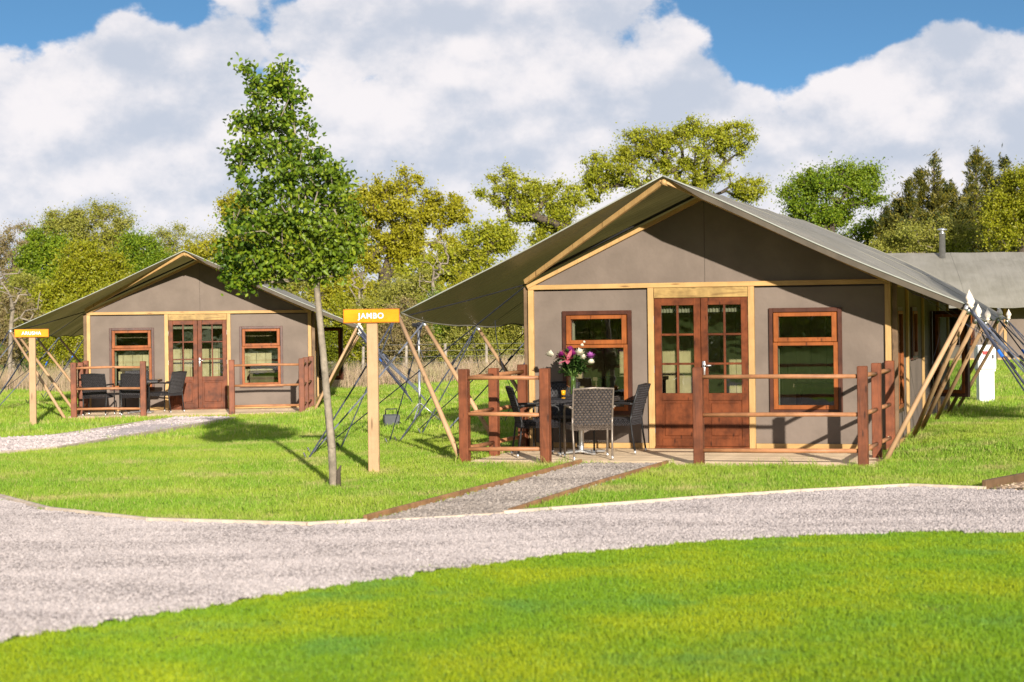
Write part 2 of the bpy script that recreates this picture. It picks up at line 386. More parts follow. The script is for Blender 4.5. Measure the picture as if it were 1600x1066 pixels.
def interp(E, x): return np.interp(x, [p[0] for p in E], [p[1] for p in E])
def inpoly(P, x, y):
    x = np.asarray(x); y = np.asarray(y); r = np.zeros(x.shape, bool); n = len(P)
    for i in range(n):
        (x0, y0), (x1, y1) = P[i], P[(i + 1) % n]
        if y0 == y1: continue
        c = ((y0 > y) != (y1 > y)) & (x < (x1 - x0) * (y - y0) / (y1 - y0) + x0); r ^= c
    return r

def grassground_mat():
    m = bpy.data.materials.new('lawn_soil'); m.use_nodes = True; t = m.node_tree; t.nodes.clear(); N = NT(t)
    v = N.n('ShaderNodeNewGeometry').outputs['Position']
    a = N.mix(N.ramp(N.noise(v, 0.45, 6, 0.6), .35, .65), c4((0.10, 0.180, 0.014)), c4((0.17, 0.26, 0.022)))
    a = N.mix(N.math('MULTIPLY', N.ramp(N.noise(v, 9, 5, 0.65), .45, .7), .5), a, c4((0.20, 0.22, 0.05)))
    a = N.mix(N.math('MULTIPLY', N.ramp(N.noise(v, 1.4, 6, 0.6), .60, .72), .55), a, c4((0.33, 0.24, 0.12)))
    p = N.n('ShaderNodeBsdfPrincipled'); N.put(p.inputs['Base Color'], a); p.inputs['Roughness'].default_value = 0.9; p.inputs['Specular IOR Level'].default_value = 0.1
    b = N.n('ShaderNodeBump'); b.inputs['Strength'].default_value = 0.6; b.inputs['Distance'].default_value = 0.03; N.put(b.inputs['Height'], N.noise(v, 30, 4, .7)); t.links.new(b.outputs[0], p.inputs['Normal'])
    o = N.n('ShaderNodeOutputMaterial'); t.links.new(p.outputs[0], o.inputs[0]); return m
def gravel_mat(name, ca, cb, cc):
    m = bpy.data.materials.new(name); m.use_nodes = True; t = m.node_tree; t.nodes.clear(); N = NT(t)
    v = N.n('ShaderNodeNewGeometry').outputs['Position']
    vo = N.n('ShaderNodeTexVoronoi'); N.put(vo.inputs['Vector'], v); vo.inputs['Scale'].default_value = 42
    a = N.mix(N.ramp(N.noise(v, 1.2, 5, .6), .35, .65), c4(ca), c4(cb))
    a = N.mix(N.math('MULTIPLY', vo.outputs['Color'], .45), a, c4(cc))
    p = N.n('ShaderNodeBsdfPrincipled'); N.put(p.inputs['Base Color'], a); p.inputs['Roughness'].default_value = 0.9; p.inputs['Specular IOR Level'].default_value = 0.15
    b = N.n('ShaderNodeBump'); b.inputs['Strength'].default_value = 0.9; b.inputs['Distance'].default_value = 0.02; b.invert = True; N.put(b.inputs['Height'], vo.outputs['Distance']); t.links.new(b.outputs[0], p.inputs['Normal'])
    o = N.n('ShaderNodeOutputMaterial'); t.links.new(p.outputs[0], o.inputs[0]); return m
soil = grassground_mat()
gravelm = gravel_mat('pink_grey_gravel', (0.26, 0.225, 0.215), (0.33, 0.285, 0.27), (0.2, 0.17, 0.165))
gravelp = gravel_mat('grey_path_gravel', (0.34, 0.29, 0.25), (0.45, 0.38, 0.33), (0.22, 0.185, 0.16))
gravelb = gravel_mat('brown_gravel', (0.30, 0.20, 0.13), (0.40, 0.29, 0.20), (0.2, 0.13, 0.09))

def ground_sheet():
    def axis(lo, hi, near0, near1, step, grow=1.35):
        a = list(np.arange(near0, near1 + 1e-6, step)); s = step; x = near1
        while x < hi: s *= grow; x += s; a.append(min(x, hi))
        s = step; x = near0
        while x > lo: s *= grow; x -= s; a.insert(0, max(x, lo))
        return np.array(sorted(set(np.round(a, 4))))
    xs = axis(-2500, 2500, -30, 25, 0.8); ys = axis(-2500, 2500, -2, 64, 0.8)
    X, Y = np.meshgrid(xs, ys); Z = gz(X, Y)
    nx, ny = len(xs), len(ys)
    me = bpy.data.meshes.new('ground')
    vs = np.stack([X.ravel(), Y.ravel(), Z.ravel() - 0.012], 1)
    i, j = np.meshgrid(np.arange(nx - 1), np.arange(ny - 1)); b = (j * nx + i).ravel()
    fs = np.stack([b, b + 1, b + nx + 1, b + nx], 1)
    me.from_pydata(vs.tolist(), [], fs.tolist()); me.materials.append(soil)
    me.polygons.foreach_set('use_smooth', [True] * len(me.polygons))
    tag(obj('ground', me), kind='structure')
ground_sheet()

def strip(name, E0, E1, m, z, x0, x1, step):
    xs = np.arange(x0, x1 + 1e-6, step); mb = MB(); n = 10
    mb.grid(lambda u, v: (lambda x: (x, float(interp(E0, x) * (1 - v) + interp(E1, x) * v), z + float(gz(x, interp(E0, x) * (1 - v) + interp(E1, x) * v))))(x0 + (x1 - x0) * u), len(xs) - 1, n)
    return mb.build(name, m)
def polysheet(name, P, m, z, cell=0.3):
    mb = MB(); mb.add([(x, y, float(gz(x, y)) + z) for x, y in P], [tuple(range(len(P)))]); return mb.build(name, m)
tag(strip('gravel_road', NEARE, FARE, gravelm, 0.004, -38, 38, 0.4), kind='structure')
tag(polysheet('gravel_path', PATH, gravelp, 0.002), kind='structure')
lp = MB(); lp.add([(x, y, float(gz(x, y)) + 0.012) for x, y in LPATH], [(0, 1, 2, 3), (0, 3, 4, 7), (7, 4, 5, 6)]); tag(lp.build('gravel_path', gravel_mat('pale_far_gravel', (0.50, 0.43, 0.41), (0.60, 0.52, 0.50), (0.40, 0.34, 0.33))), kind='structure')
tag(polysheet('gravel_path', BRPATH, gravelb, 0.010), kind='structure')

# ---- instanced stuff (grass blades, stones) by geometry nodes
def scatter(name, base_me, inst_obj, density, smin, smax, seed, label, cat, tilt=0.15, rot3=False):
    o = obj(name, base_me)
    ng = bpy.data.node_groups.new(name + '_nodes', 'GeometryNodeTree')
    ng.interface.new_socket('Geometry', in_out='INPUT', socket_type='NodeSocketGeometry'); ng.interface.new_socket('Geometry', in_out='OUTPUT', socket_type='NodeSocketGeometry')
    n = ng.nodes; l = ng.links
    gi = n.new('NodeGroupInput'); go = n.new('NodeGroupOutput')
    dp = n.new('GeometryNodeDistributePointsOnFaces'); dp.inputs['Density'].default_value = density; dp.inputs['Seed'].default_value = seed
    ip = n.new('GeometryNodeInstanceOnPoints'); oi = n.new('GeometryNodeObjectInfo'); oi.inputs['Object'].default_value = inst_obj; oi.inputs['As Instance'].default_value = True
    rv = n.new('FunctionNodeRandomValue'); rv.data_type = 'FLOAT_VECTOR'
    t = math.pi if rot3 else tilt
    rv.inputs[0].default_value = (-t, -t, -math.pi); rv.inputs[1].default_value = (t, t, math.pi); rv.inputs['Seed'].default_value = seed + 1
    rs = n.new('FunctionNodeRandomValue'); rs.data_type = 'FLOAT'; rs.inputs[2].default_value = smin; rs.inputs[3].default_value = smax; rs.inputs['Seed'].default_value = seed + 2
    l.new(gi.outputs[0], dp.inputs['Mesh']); l.new(dp.outputs['Points'], ip.inputs['Points']); l.new(oi.outputs['Geometry'], ip.inputs['Instance'])
    l.new(rv.outputs[0], ip.inputs['Rotation']); l.new(rs.outputs[1], ip.inputs['Scale']); l.new(ip.outputs[0], go.inputs[0])
    md = o.modifiers.new('scatter', 'NODES'); md.node_group = ng
    return tag(o, label, cat, kind='stuff')
def blade_mat(name, cols, dry, dryamt, nscale=0.5, transl=0.35):
    m = bpy.data.materials.new(name); m.use_nodes = True; t = m.node_tree; t.nodes.clear(); N = NT(t)
    geo = N.n('ShaderNodeNewGeometry'); v = geo.outputs['Position']
    oi = N.n('ShaderNodeObjectInfo')
    r = N.math('FRACT', N.math('ADD', oi.outputs['Random'], geo.outputs['Random Per Island']))
    c = N.mix(r, c4(cols[0]), c4(cols[1]))
    c = N.mix(N.math('MULTIPLY', N.ramp(N.noise(v, nscale, 5, .6), .38, .66), .8), c, c4(cols[2]))
    c = N.mix(N.math('MULTIPLY', N.ramp(N.noise(v, 0.9, 7, 0.65), .52, .68), dryamt), c, c4(dry))
    c = N.mix(N.math('MULTIPLY', N.math('GREATER_THAN', r, .88), .55), c, c4(dry))
    p = N.n('ShaderNodeBsdfPrincipled'); N.put(p.inputs['Base Color'], c); p.inputs['Roughness'].default_value = .55; p.inputs['Specular IOR Level'].default_value = .25
    tr = N.n('ShaderNodeBsdfTranslucent'); N.put(tr.inputs[0], c)
    mx = N.n('ShaderNodeMixShader'); mx.inputs[0].default_value = transl; t.links.new(p.outputs[0], mx.inputs[1]); t.links.new(tr.outputs[0], mx.inputs[2])
    o = N.n('ShaderNodeOutputMaterial'); t.links.new(mx.outputs[0], o.inputs[0]); return m
def tuft(name, m, n, rad, hgt, wid, lean=0.5, seg=2):
    rg = random.Random(name); mb = MB()
    for _ in range(n):
        a = rg.uniform(0, 6.283); rr = rad * math.sqrt(rg.random()); bx, by = rr * math.cos(a), rr * math.sin(a)
        h = hgt * rg.uniform(.55, 1.15); d = rg.uniform(0, 6.283); ln = h * lean * rg.uniform(.2, 1.2); fa = rg.uniform(0, 6.283)
        wx, wy = math.cos(fa) * wid / 2, math.sin(fa) * wid / 2
        vs = []; 
        for k in range(seg + 1):
            q = k / seg; ww = 1 - q * .85; x = bx + math.cos(d) * ln * q * q; y = by + math.sin(d) * ln * q * q; z = h * q * (1 - .12 * q)
            vs += [(x - wx * ww, y - wy * ww, z), (x + wx * ww, y + wy * ww, z)]
        mb.add(vs, [(2 * k, 2 * k + 1, 2 * k + 3, 2 * k + 2) for k in range(seg)])
    return bpy.data.objects.new(name, mb.mesh(name, m))
grass_m = blade_mat('lawn_blade', [(0.150, 0.285, 0.020), (0.260, 0.420, 0.034), (0.350, 0.430, 0.050)], (0.52, 0.42, 0.19), .7)
fore_m = blade_mat('foreground_blade', [(0.170, 0.300, 0.012), (0.240, 0.390, 0.016), (0.380, 0.430, 0.010)], (0.11, 0.27, 0.06), .6, .8)
dry_m = blade_mat('dry_grass_blade', [(0.42, 0.29, 0.19), (0.56, 0.42, 0.30), (0.46, 0.36, 0.22)], (0.26, 0.30, 0.08), .45)
t_lawn = tuft('lawn_tuft', grass_m, 30, 0.11, 0.046, 0.007)
t_far = tuft('far_lawn_tuft', grass_m, 22, 0.22, 0.075, 0.016)
t_fore = tuft('foreground_tuft', fore_m, 38, 0.085, 0.020, 0.0045)
t_dry = tuft('dry_tuft', dry_m, 26, 0.34, 0.85, 0.022, 0.45, 3)
t_weed = tuft('edge_tuft', grass_m, 16, 0.09, 0.13, 0.009, 0.6)

MC, MTH = (0.858, 22.7), R(14.75)
LC, LTH = (-9.8, 38.5), R(-8.85)
TC, TTH = (15.5, 56.4), R(-90)
def tolocal(C_, th, x, y):
    dx, dy = x - C_[0], y - C_[1]; return dx * math.cos(th) - dy * math.sin(th), dx * math.sin(th) + dy * math.cos(th)
def foot(C_, th, x, y, fr=-2.5, mx=2.5):
    a, b = tolocal(C_, th, x, y); return (np.abs(a) < mx) & (b > fr) & (b < 8.75)
def cells(name, x0, x1, y0, y1, c, keep, dz=-0.010):
    xs = np.arange(x0, x1, c); ys = np.arange(y0, y1, c); X, Y = np.meshgrid(xs, ys); X = X.ravel(); Y = Y.ravel()
    k = keep(X + c / 2, Y + c / 2); X = X[k]; Y = Y[k]; n = len(X)
    q = np.stack([np.stack([X, Y], 1), np.stack([X + c, Y], 1), np.stack([X + c, Y + c], 1), np.stack([X, Y + c], 1)], 1).reshape(-1, 2)
    vs = np.concatenate([q, (gz(q[:, 0], q[:, 1]) + dz)[:, None]], 1)
    me = bpy.data.meshes.new(name); me.from_pydata(vs.tolist(), [], np.arange(4 * n).reshape(-1, 4).tolist()); me.materials.append(soil); return me
def infr(x, y, pad=1.0): return (x > y * -0.385 - pad) & (x < y * 0.235 + pad)
def lawnkeep(x, y):
    k = (y > interp(FARE, x) + 0.06) & infr(x, y)
    for P in (PATH, LPATH, BRPATH): k &= ~inpoly(P, x, y)
    for C_, th in ((MC, MTH), (LC, LTH)): k &= ~foot(C_, th, x, y)
    return k
scatter('lawn_grass', cells('lawn_grass', -14, 10, 13, 27, .12, lawnkeep), t_lawn, 130, .6, 1.25, 3, 'short mown green grass of the lawn around the tents', 'grass')
scatter('lawn_grass', cells('lawn_grass_far', -26, 18, 27, 53, .25, lambda x, y: lawnkeep(x, y) & ~foot(TC, TTH, x, y)), t_far, 30, .7, 1.3, 5, 'short green grass of the lawn farther back behind the tents', 'grass')
scatter('foreground_grass', cells('foreground_grass', -6, 6, 6.5, 14, .12, lambda x, y: (y < interp(NEARE, x)) & infr(x, y, .6)), t_fore, 420, .7, 1.3, 9, 'soft bright green grass in the near foreground below the gravel road', 'grass')
scatter('dry_grass', cells('dry_grass', -30, 6, 50, 58, .5, lambda x, y: infr(x, y, 3) & (y > 51.0 + 0.9 * np.sin(x * .9) + .6 * np.sin(x * 2.3)) & ~foot(LC, LTH, x, y)), t_dry, 8, .35, .95, 11, 'tall straw-coloured dry grass along the back of the lawn', 'dry grass')
# shaggy tufts where the mower does not reach: deck edge, tent sides, kerb
def edgekeep(x, y):
    a, b = tolocal(MC, MTH, x, y); dx = np.maximum(np.abs(a) - 2.5, 0); dy = np.maximum(np.maximum(-2.5 - b, b - 8.8), 0)
    dd = np.hypot(dx, dy); near = (dd > 0.0) & (dd < .16)
    kerb = (y - interp(FARE, x) > .07) & (y - interp(FARE, x) < .18) & (x > -8) & (x < 4)
    return (near | kerb) & ~inpoly(PATH, x, y) & infr(x, y) & (y > interp(FARE, x) + .05)
scatter('edge_grass', cells('edge_grass', -9, 9, 14, 33, .06, edgekeep), t_weed, 26, .5, 1.1, 15, 'longer uncut grass along the deck edge and road kerb', 'grass')

def stone_obj(name, m, r):
    rg = random.Random(name); vs, fs = [], []; mb = MB()
    t_ = (1 + 5 ** .5) / 2
    iv = [(-1, t_, 0), (1, t_, 0), (-1, -t_, 0), (1, -t_, 0), (0, -1, t_), (0, 1, t_), (0, -1, -t_), (0, 1, -t_), (t_, 0, -1), (t_, 0, 1), (-t_, 0, -1), (-t_, 0, 1)]
    fc = [(0, 11, 5), (0, 5, 1), (0, 1, 7), (0, 7, 10), (0, 10, 11), (1, 5, 9), (5, 11, 4), (11, 10, 2), (10, 7, 6), (7, 1, 8), (3, 9, 4), (3, 4, 2), (3, 2, 6), (3, 6, 8), (3, 8, 9), (4, 9, 5), (2, 4, 11), (6, 2, 10), (8, 6, 7), (9, 8, 1)]
    mb.add([tuple(r / 1.9 * c_ * rg.uniform(.7, 1.25) * k for c_, k in zip(p, (1.2, 1, .75))) for p in iv], fc)
    return bpy.data.objects.new(name, mb.mesh(name, m))
def stone_mat(name, a, b, c):
    m = bpy.data.materials.new(name); m.use_nodes = True; t = m.node_tree; t.nodes.clear(); N = NT(t)
    oi = N.n('ShaderNodeObjectInfo'); cr = N.n('ShaderNodeValToRGB'); N.put(cr.inputs[0], oi.outputs['Random'])
    e = cr.color_ramp.elements; e.new(.5)
    for k, cc in enumerate((a, b, c)): e[k].position = k / 2; e[k].color = c4(cc)
    pos = N.n('ShaderNodeNewGeometry').outputs['Position']
    dust = N.ramp(N.noise(N.mapv(pos, (.5, 1.5, 1)), 1.1, 5, .6), .35, .68)
    cc_ = N.mix(N.math('MULTIPLY', dust, .5), cr.outputs[0], c4(tuple(min(1, q * 1.25) for q in c)))
    p = N.n('ShaderNodeBsdfPrincipled'); N.put(p.inputs['Base Color'], cc_); p.inputs['Roughness'].default_value = .85; p.inputs['Specular IOR Level'].default_value = .2
    o = N.n('ShaderNodeOutputMaterial'); t.links.new(p.outputs[0], o.inputs[0]); return m
st_road = stone_obj('road_stone', stone_mat('road_stone', (0.13, 0.114, 0.110), (0.295, 0.260, 0.252), (0.37, 0.328, 0.318)), .0125)
st_path = stone_obj('path_stone', stone_mat('path_stone', (0.11, 0.094, 0.082), (0.20, 0.170, 0.148), (0.30, 0.26, 0.23)), .018)
scatter('road_gravel', cells('road_gravel', -9, 6, 8, 19, .12, lambda x, y: (y > interp(NEARE, x) - .05) & (y < interp(FARE, x) - .05) & infr(x, y, .6), 0.004), st_road, 5200, .4, 1.3, 21, 'pale pinkish grey gravel strewn over the road', 'gravel', rot3=True)
scatter('path_gravel', cells('path_gravel', -3, 1, 14, 21, .06, lambda x, y: inpoly(PATH, x, y), 0.002), st_path, 2400, .35, 1.5, 23, 'grey gravel filling the path to the near deck', 'gravel', rot3=True)
scatter('path_gravel', cells('far_path_gravel', -16, -8, 23, 36, .15, lambda x, y: inpoly(LPATH, x, y), 0.022), stone_obj('far_path_stone', stone_mat('far_path_stone', (0.22, 0.19, 0.18), (0.36, 0.31, 0.30), (0.46, 0.40, 0.385)), .030), 500, .4, 1.3, 27, 'pale gravel on the path to the distant tent', 'gravel', rot3=True)
st_brown = stone_obj('brown_stone', stone_mat('brown_stone', (0.20, 0.12, 0.07), (0.36, 0.24, 0.15), (0.5, 0.4, 0.3)), .028)
scatter('path_gravel', cells('brown_path_gravel', 3, 6, 16, 19, .06, lambda x, y: inpoly(BRPATH, x, y) & infr(x, y, .3)), st_brown, 700, .4, 1.2, 25, 'brown gravel patch at the right edge beside the road', 'gravel', rot3=True)

# kerb edging of the road and boards of the path
def edging(name, pts, h, wd, m, label, cat, lo=-.05):
    mb = thing(name, label, cat, (0, 0, 0))
    for (x0, y0), (x1, y1) in zip(pts[:-1], pts[1:]):
        b = MB(); g0, g1 = float(gz(x0, y0)), float(gz(x1, y1))
        b.bar((x0, y0, g0 + (h + lo) / 2), (x1, y1, g1 + (h + lo) / 2), wd, h - lo, .006); b.build('board', m, mb)
    return mb
kerbm = mat('pale_kerb_timber', (0.50, 0.41, 0.32), .8, .15, 4, bump=.2, col2=(0.36, 0.29, 0.22))
pathb = mat('path_board', (0.27, 0.145, 0.065), .75, .2, 5, bump=.2, col2=(0.12, 0.06, 0.03))
darkb = mat('dark_edging', (0.12, 0.07, 0.035), .75, .2, 5, bump=.2)
def arc(E, a, b, n=1):
    return [p for p in E if a <= p[0] <= b]
edging('road_edging', arc(FARE, -9, -2.35), .035, .05, kerbm, 'pale timber edging along the road left of the gravel path', 'edging')
edging('road_edging', [(-2.35, 14.74), (-1.23, 15.24)], .02, .05, kerbm, 'pale timber threshold where gravel path meets road', 'edging')
edging('road_edging', arc(FARE, -1.23, 3.34), .035, .05, kerbm, 'pale timber edging along the road right of the gravel path', 'edging')
edging('path_edging', [(-2.38, 14.80), (-1.5, 17.75), (-0.72, 20.44)], .06, .035, pathb, 'brown timber board edging left side of gravel path', 'edging')
edging('path_edging', [(-1.18, 15.30), (-0.45, 17.9), (0.30, 20.30)], .045, .035, pathb, 'brown timber board edging right side of gravel path', 'edging')
edging('path_edging', [(3.34, 16.88), (4.25, 18.1)], .09, .05, darkb, 'dark timber edging board at the right end of the road', 'edging')
edging('path_edging', [(-14.4, 28.7), (-10.5, 28.35), (-10.0, 29.2), (-9.65, 35.3)], .04, .05, kerbm, 'pale edging on far side of the path to the distant tent', 'edging')
edging('path_edging', [(-14.4, 25.3), (-8.8, 23.65), (-8.42, 24.8), (-8.25, 35.1)], .04, .05, kerbm, 'pale edging on near side of the path to the distant tent', 'edging')

# ------------------------------------------------------------------ safari tent
def wall_with_holes(mb, a0, a1, z0, z1, holes, place, th=.02):
    """rectangular cloth panel with window openings; place(a, z, t) -> xyz"""
    As = sorted({a0, a1, *[h[0] for h in holes], *[h[1] for h in holes]}); Zs = sorted({z0, z1, *[h[2] for h in holes], *[h[3] for h in holes]})
    for i in range(len(As) - 1):
        for j in range(len(Zs) - 1):
            ca, cz = (As[i] + As[i + 1]) / 2, (Zs[j] + Zs[j + 1]) / 2
            if any(h[0] < ca < h[1] and h[2] < cz < h[3] for h in holes): continue
            for t in (0, th):
                q = [place(As[i], Zs[j], t), place(As[i + 1], Zs[j], t), place(As[i + 1], Zs[j + 1], t), place(As[i], Zs[j + 1], t)]
                mb.add(q, [(0, 1, 2, 3) if t == 0 else (3, 2, 1, 0)])

def window(parent, x0, x1, z0, z1, M=None, vent=True, label=None):
    """fixed light with a top-hung vent; local x along the wall, -y outward"""
    M = M or Matrix.Identity(4)
    def B(mb, *a, ch=.004): return mb.box(*a, ch, M)
    wn = MB(); f = .055
    B(wn, x0, x0 + f, -.035, .03, z0, z1); B(wn, x1 - f, x1, -.035, .03, z0, z1)
    B(wn, x0 + f, x1 - f, -.034, .03, z1 - f, z1); B(wn, x0 + f, x1 - f, -.034, .03, z0, z0 + f)
    W = wn.build('window', joinery_d, parent)
    i0, i1, j0, j1 = x0 + f, x1 - f, z0 + f, z1 - f; s = .055
    zm = j1 - (j1 - j0) * .31 if vent else j1
    fr = MB(); B(fr, i0, i0 + s, -.045, .02, j0, zm); B(fr, i1 - s, i1, -.045, .02, j0, zm); B(fr, i0 + s, i1 - s, -.044, .02, j0, j0 + s); B(fr, i0 + s, i1 - s, -.044, .02, zm - s * .8, zm)
    fr.build('frame', joinery_l, W)
    p = MB(); B(p, i0 + s, i1 - s, -.012, -.006, j0 + s, zm - s * .8, ch=0); p.build('pane', glassm, W)
    if vent:
        v = MB(); q = .062; B(v, i0 + .01, i0 + .01 + q, -.065, .015, zm + .006, j1 - .006); B(v, i1 - .01 - q, i1 - .01, -.065, .015, zm + .006, j1 - .006)
        B(v, i0 + .01 + q, i1 - .01 - q, -.064, .015, zm + .006, zm + .006 + q * .9); B(v, i0 + .01 + q, i1 - .01 - q, -.064, .015, j1 - .006 - q * .8, j1 - .006)
        v.build('vent_sash', joinery_l, W)
        p = MB(); B(p, i0 + .01 + q, i1 - .01 - q, -.022, -.016, zm + .006 + q * .9, j1 - .006 - q * .8, ch=0); p.build('pane', glassm, W)
    return W

def door_leaf(parent, x0, x1, z0, z1, handle_side):
    y0, y1 = -.035, .01; st = .09; mb = MB(); H = z1 - z0
    zp = z0 + H * .335
    mb.box(x0, x0 + st, y0, y1, z0, z1, .004); mb.box(x1 - st, x1, y0, y1, z0, z1, .004)
    for a, b in ((z0, z0 + .10), (zp - .05, zp + .045), (z1 - .095, z1)): mb.box(x0 + st, x1 - st, y0 + .001, y1, a, b, .004)
    xm = (x0 + x1) / 2; g0, g1 = zp + .045, z1 - .095
    mb.box(xm - .014, xm + .014, y0 + .006, y1 - .006, g0, g1, .003)
    rows = [g0 + (g1 - g0) * k / 3 for k in range(4)]
    for k in (1, 2):
        mb.box(x0 + st, xm - .014, y0 + .006, y1 - .006, rows[k] - .014, rows[k] + .014, .003); mb.box(xm + .014, x1 - st, y0 + .006, y1 - .006, rows[k] - .014, rows[k] + .014, .003)
    D = mb.build('door', joinery, parent)
    for k in range(3):
        za, zb = rows[k] + (.014 if k else 0), rows[k + 1] - (.014 if k < 2 else 0)
        for a, b in ((x0 + st, xm - .014), (xm + .014, x1 - st)):
            p = MB(); cx, cz = (a + b) / 2, (za + zb) / 2
            t1, t2 = random.uniform(-.012, .012), random.uniform(-.012, .012)   # each pane sits at its own slight angle
            vs = [(x, -.012 + (x - cx) * t1 * 2 + (z - cz) * t2, z) for x, z in ((a, za), (b, za), (b, zb), (a, zb))]
            p.add(vs + [(v[0], v[1] + .005, v[2]) for v in vs], [(0, 1, 2, 3), (7, 6, 5, 4)]); p.build('pane', glassw, D)
    p = MB(); p.box(x0 + st, x1 - st, y0 + .016, y1 - .01, z0 + .10, zp - .05); p.box(x0 + st + .035, x1 - st - .035, y0 + .006, y0 + .02, z0 + .135, zp - .085, .008)
    p.build('panel', joinery, D)
    hx = x0 - .012 if handle_side > 0 else x1 + .012
    for z in (z0 + .22, z0 + H * .52, z1 - .28):
        h = MB(); h.box(hx - .008, hx + .008, y0 - .006, y0 + .004, z - .05, z + .05, .002); h.build('hinge', metal, D)
    if handle_side < 0:
        h = MB(); xx = x0 + .035; h.box(xx - .02, xx + .02, y0 - .012, y0, z0 + .92, z0 + 1.12, .004); h.tube([(xx, y0 - .01, z0 + 1.06), (xx, y0 - .05, z0 + 1.06), (xx + .11, y0 - .055, z0 + 1.062)], .010, 8); h.build('handle', metal, D, True)
    return D

RIDGE, EAVX, FSH = 3.47, 3.64, -.17
def eave_z(t, side): 
    y = -1.13 + 10.1 * t
    b = 1.83 - .17 * min(1, max(0, (y + 1.13) / 2.0)) ** .8
    return b - .035 * math.sin(math.pi * ((y + 1.13) / 2.2)) ** 2
def fly_pt(sg, u, v):
    """u ridge->eave, v front->back"""
    yf = -1.55 + .42 * u; y = yf + (8.95 - yf) * v
    x = sg * EAVX * u + FSH
    ez = eave_z(v, sg)
    z = RIDGE - (RIDGE - ez) * u + (-.03 + .17 * min(1, 5 * v)) * math.sin(math.pi * u ** 1.2) - .02 * math.sin(math.pi * v) * (1 - u)
    z += .010 * math.sin(17 * v * 3 + 4 * u + sg) * math.sin(math.pi * u) ** .5 + .006 * math.sin(40 * v + 9 * u)
    return (x, y, z)

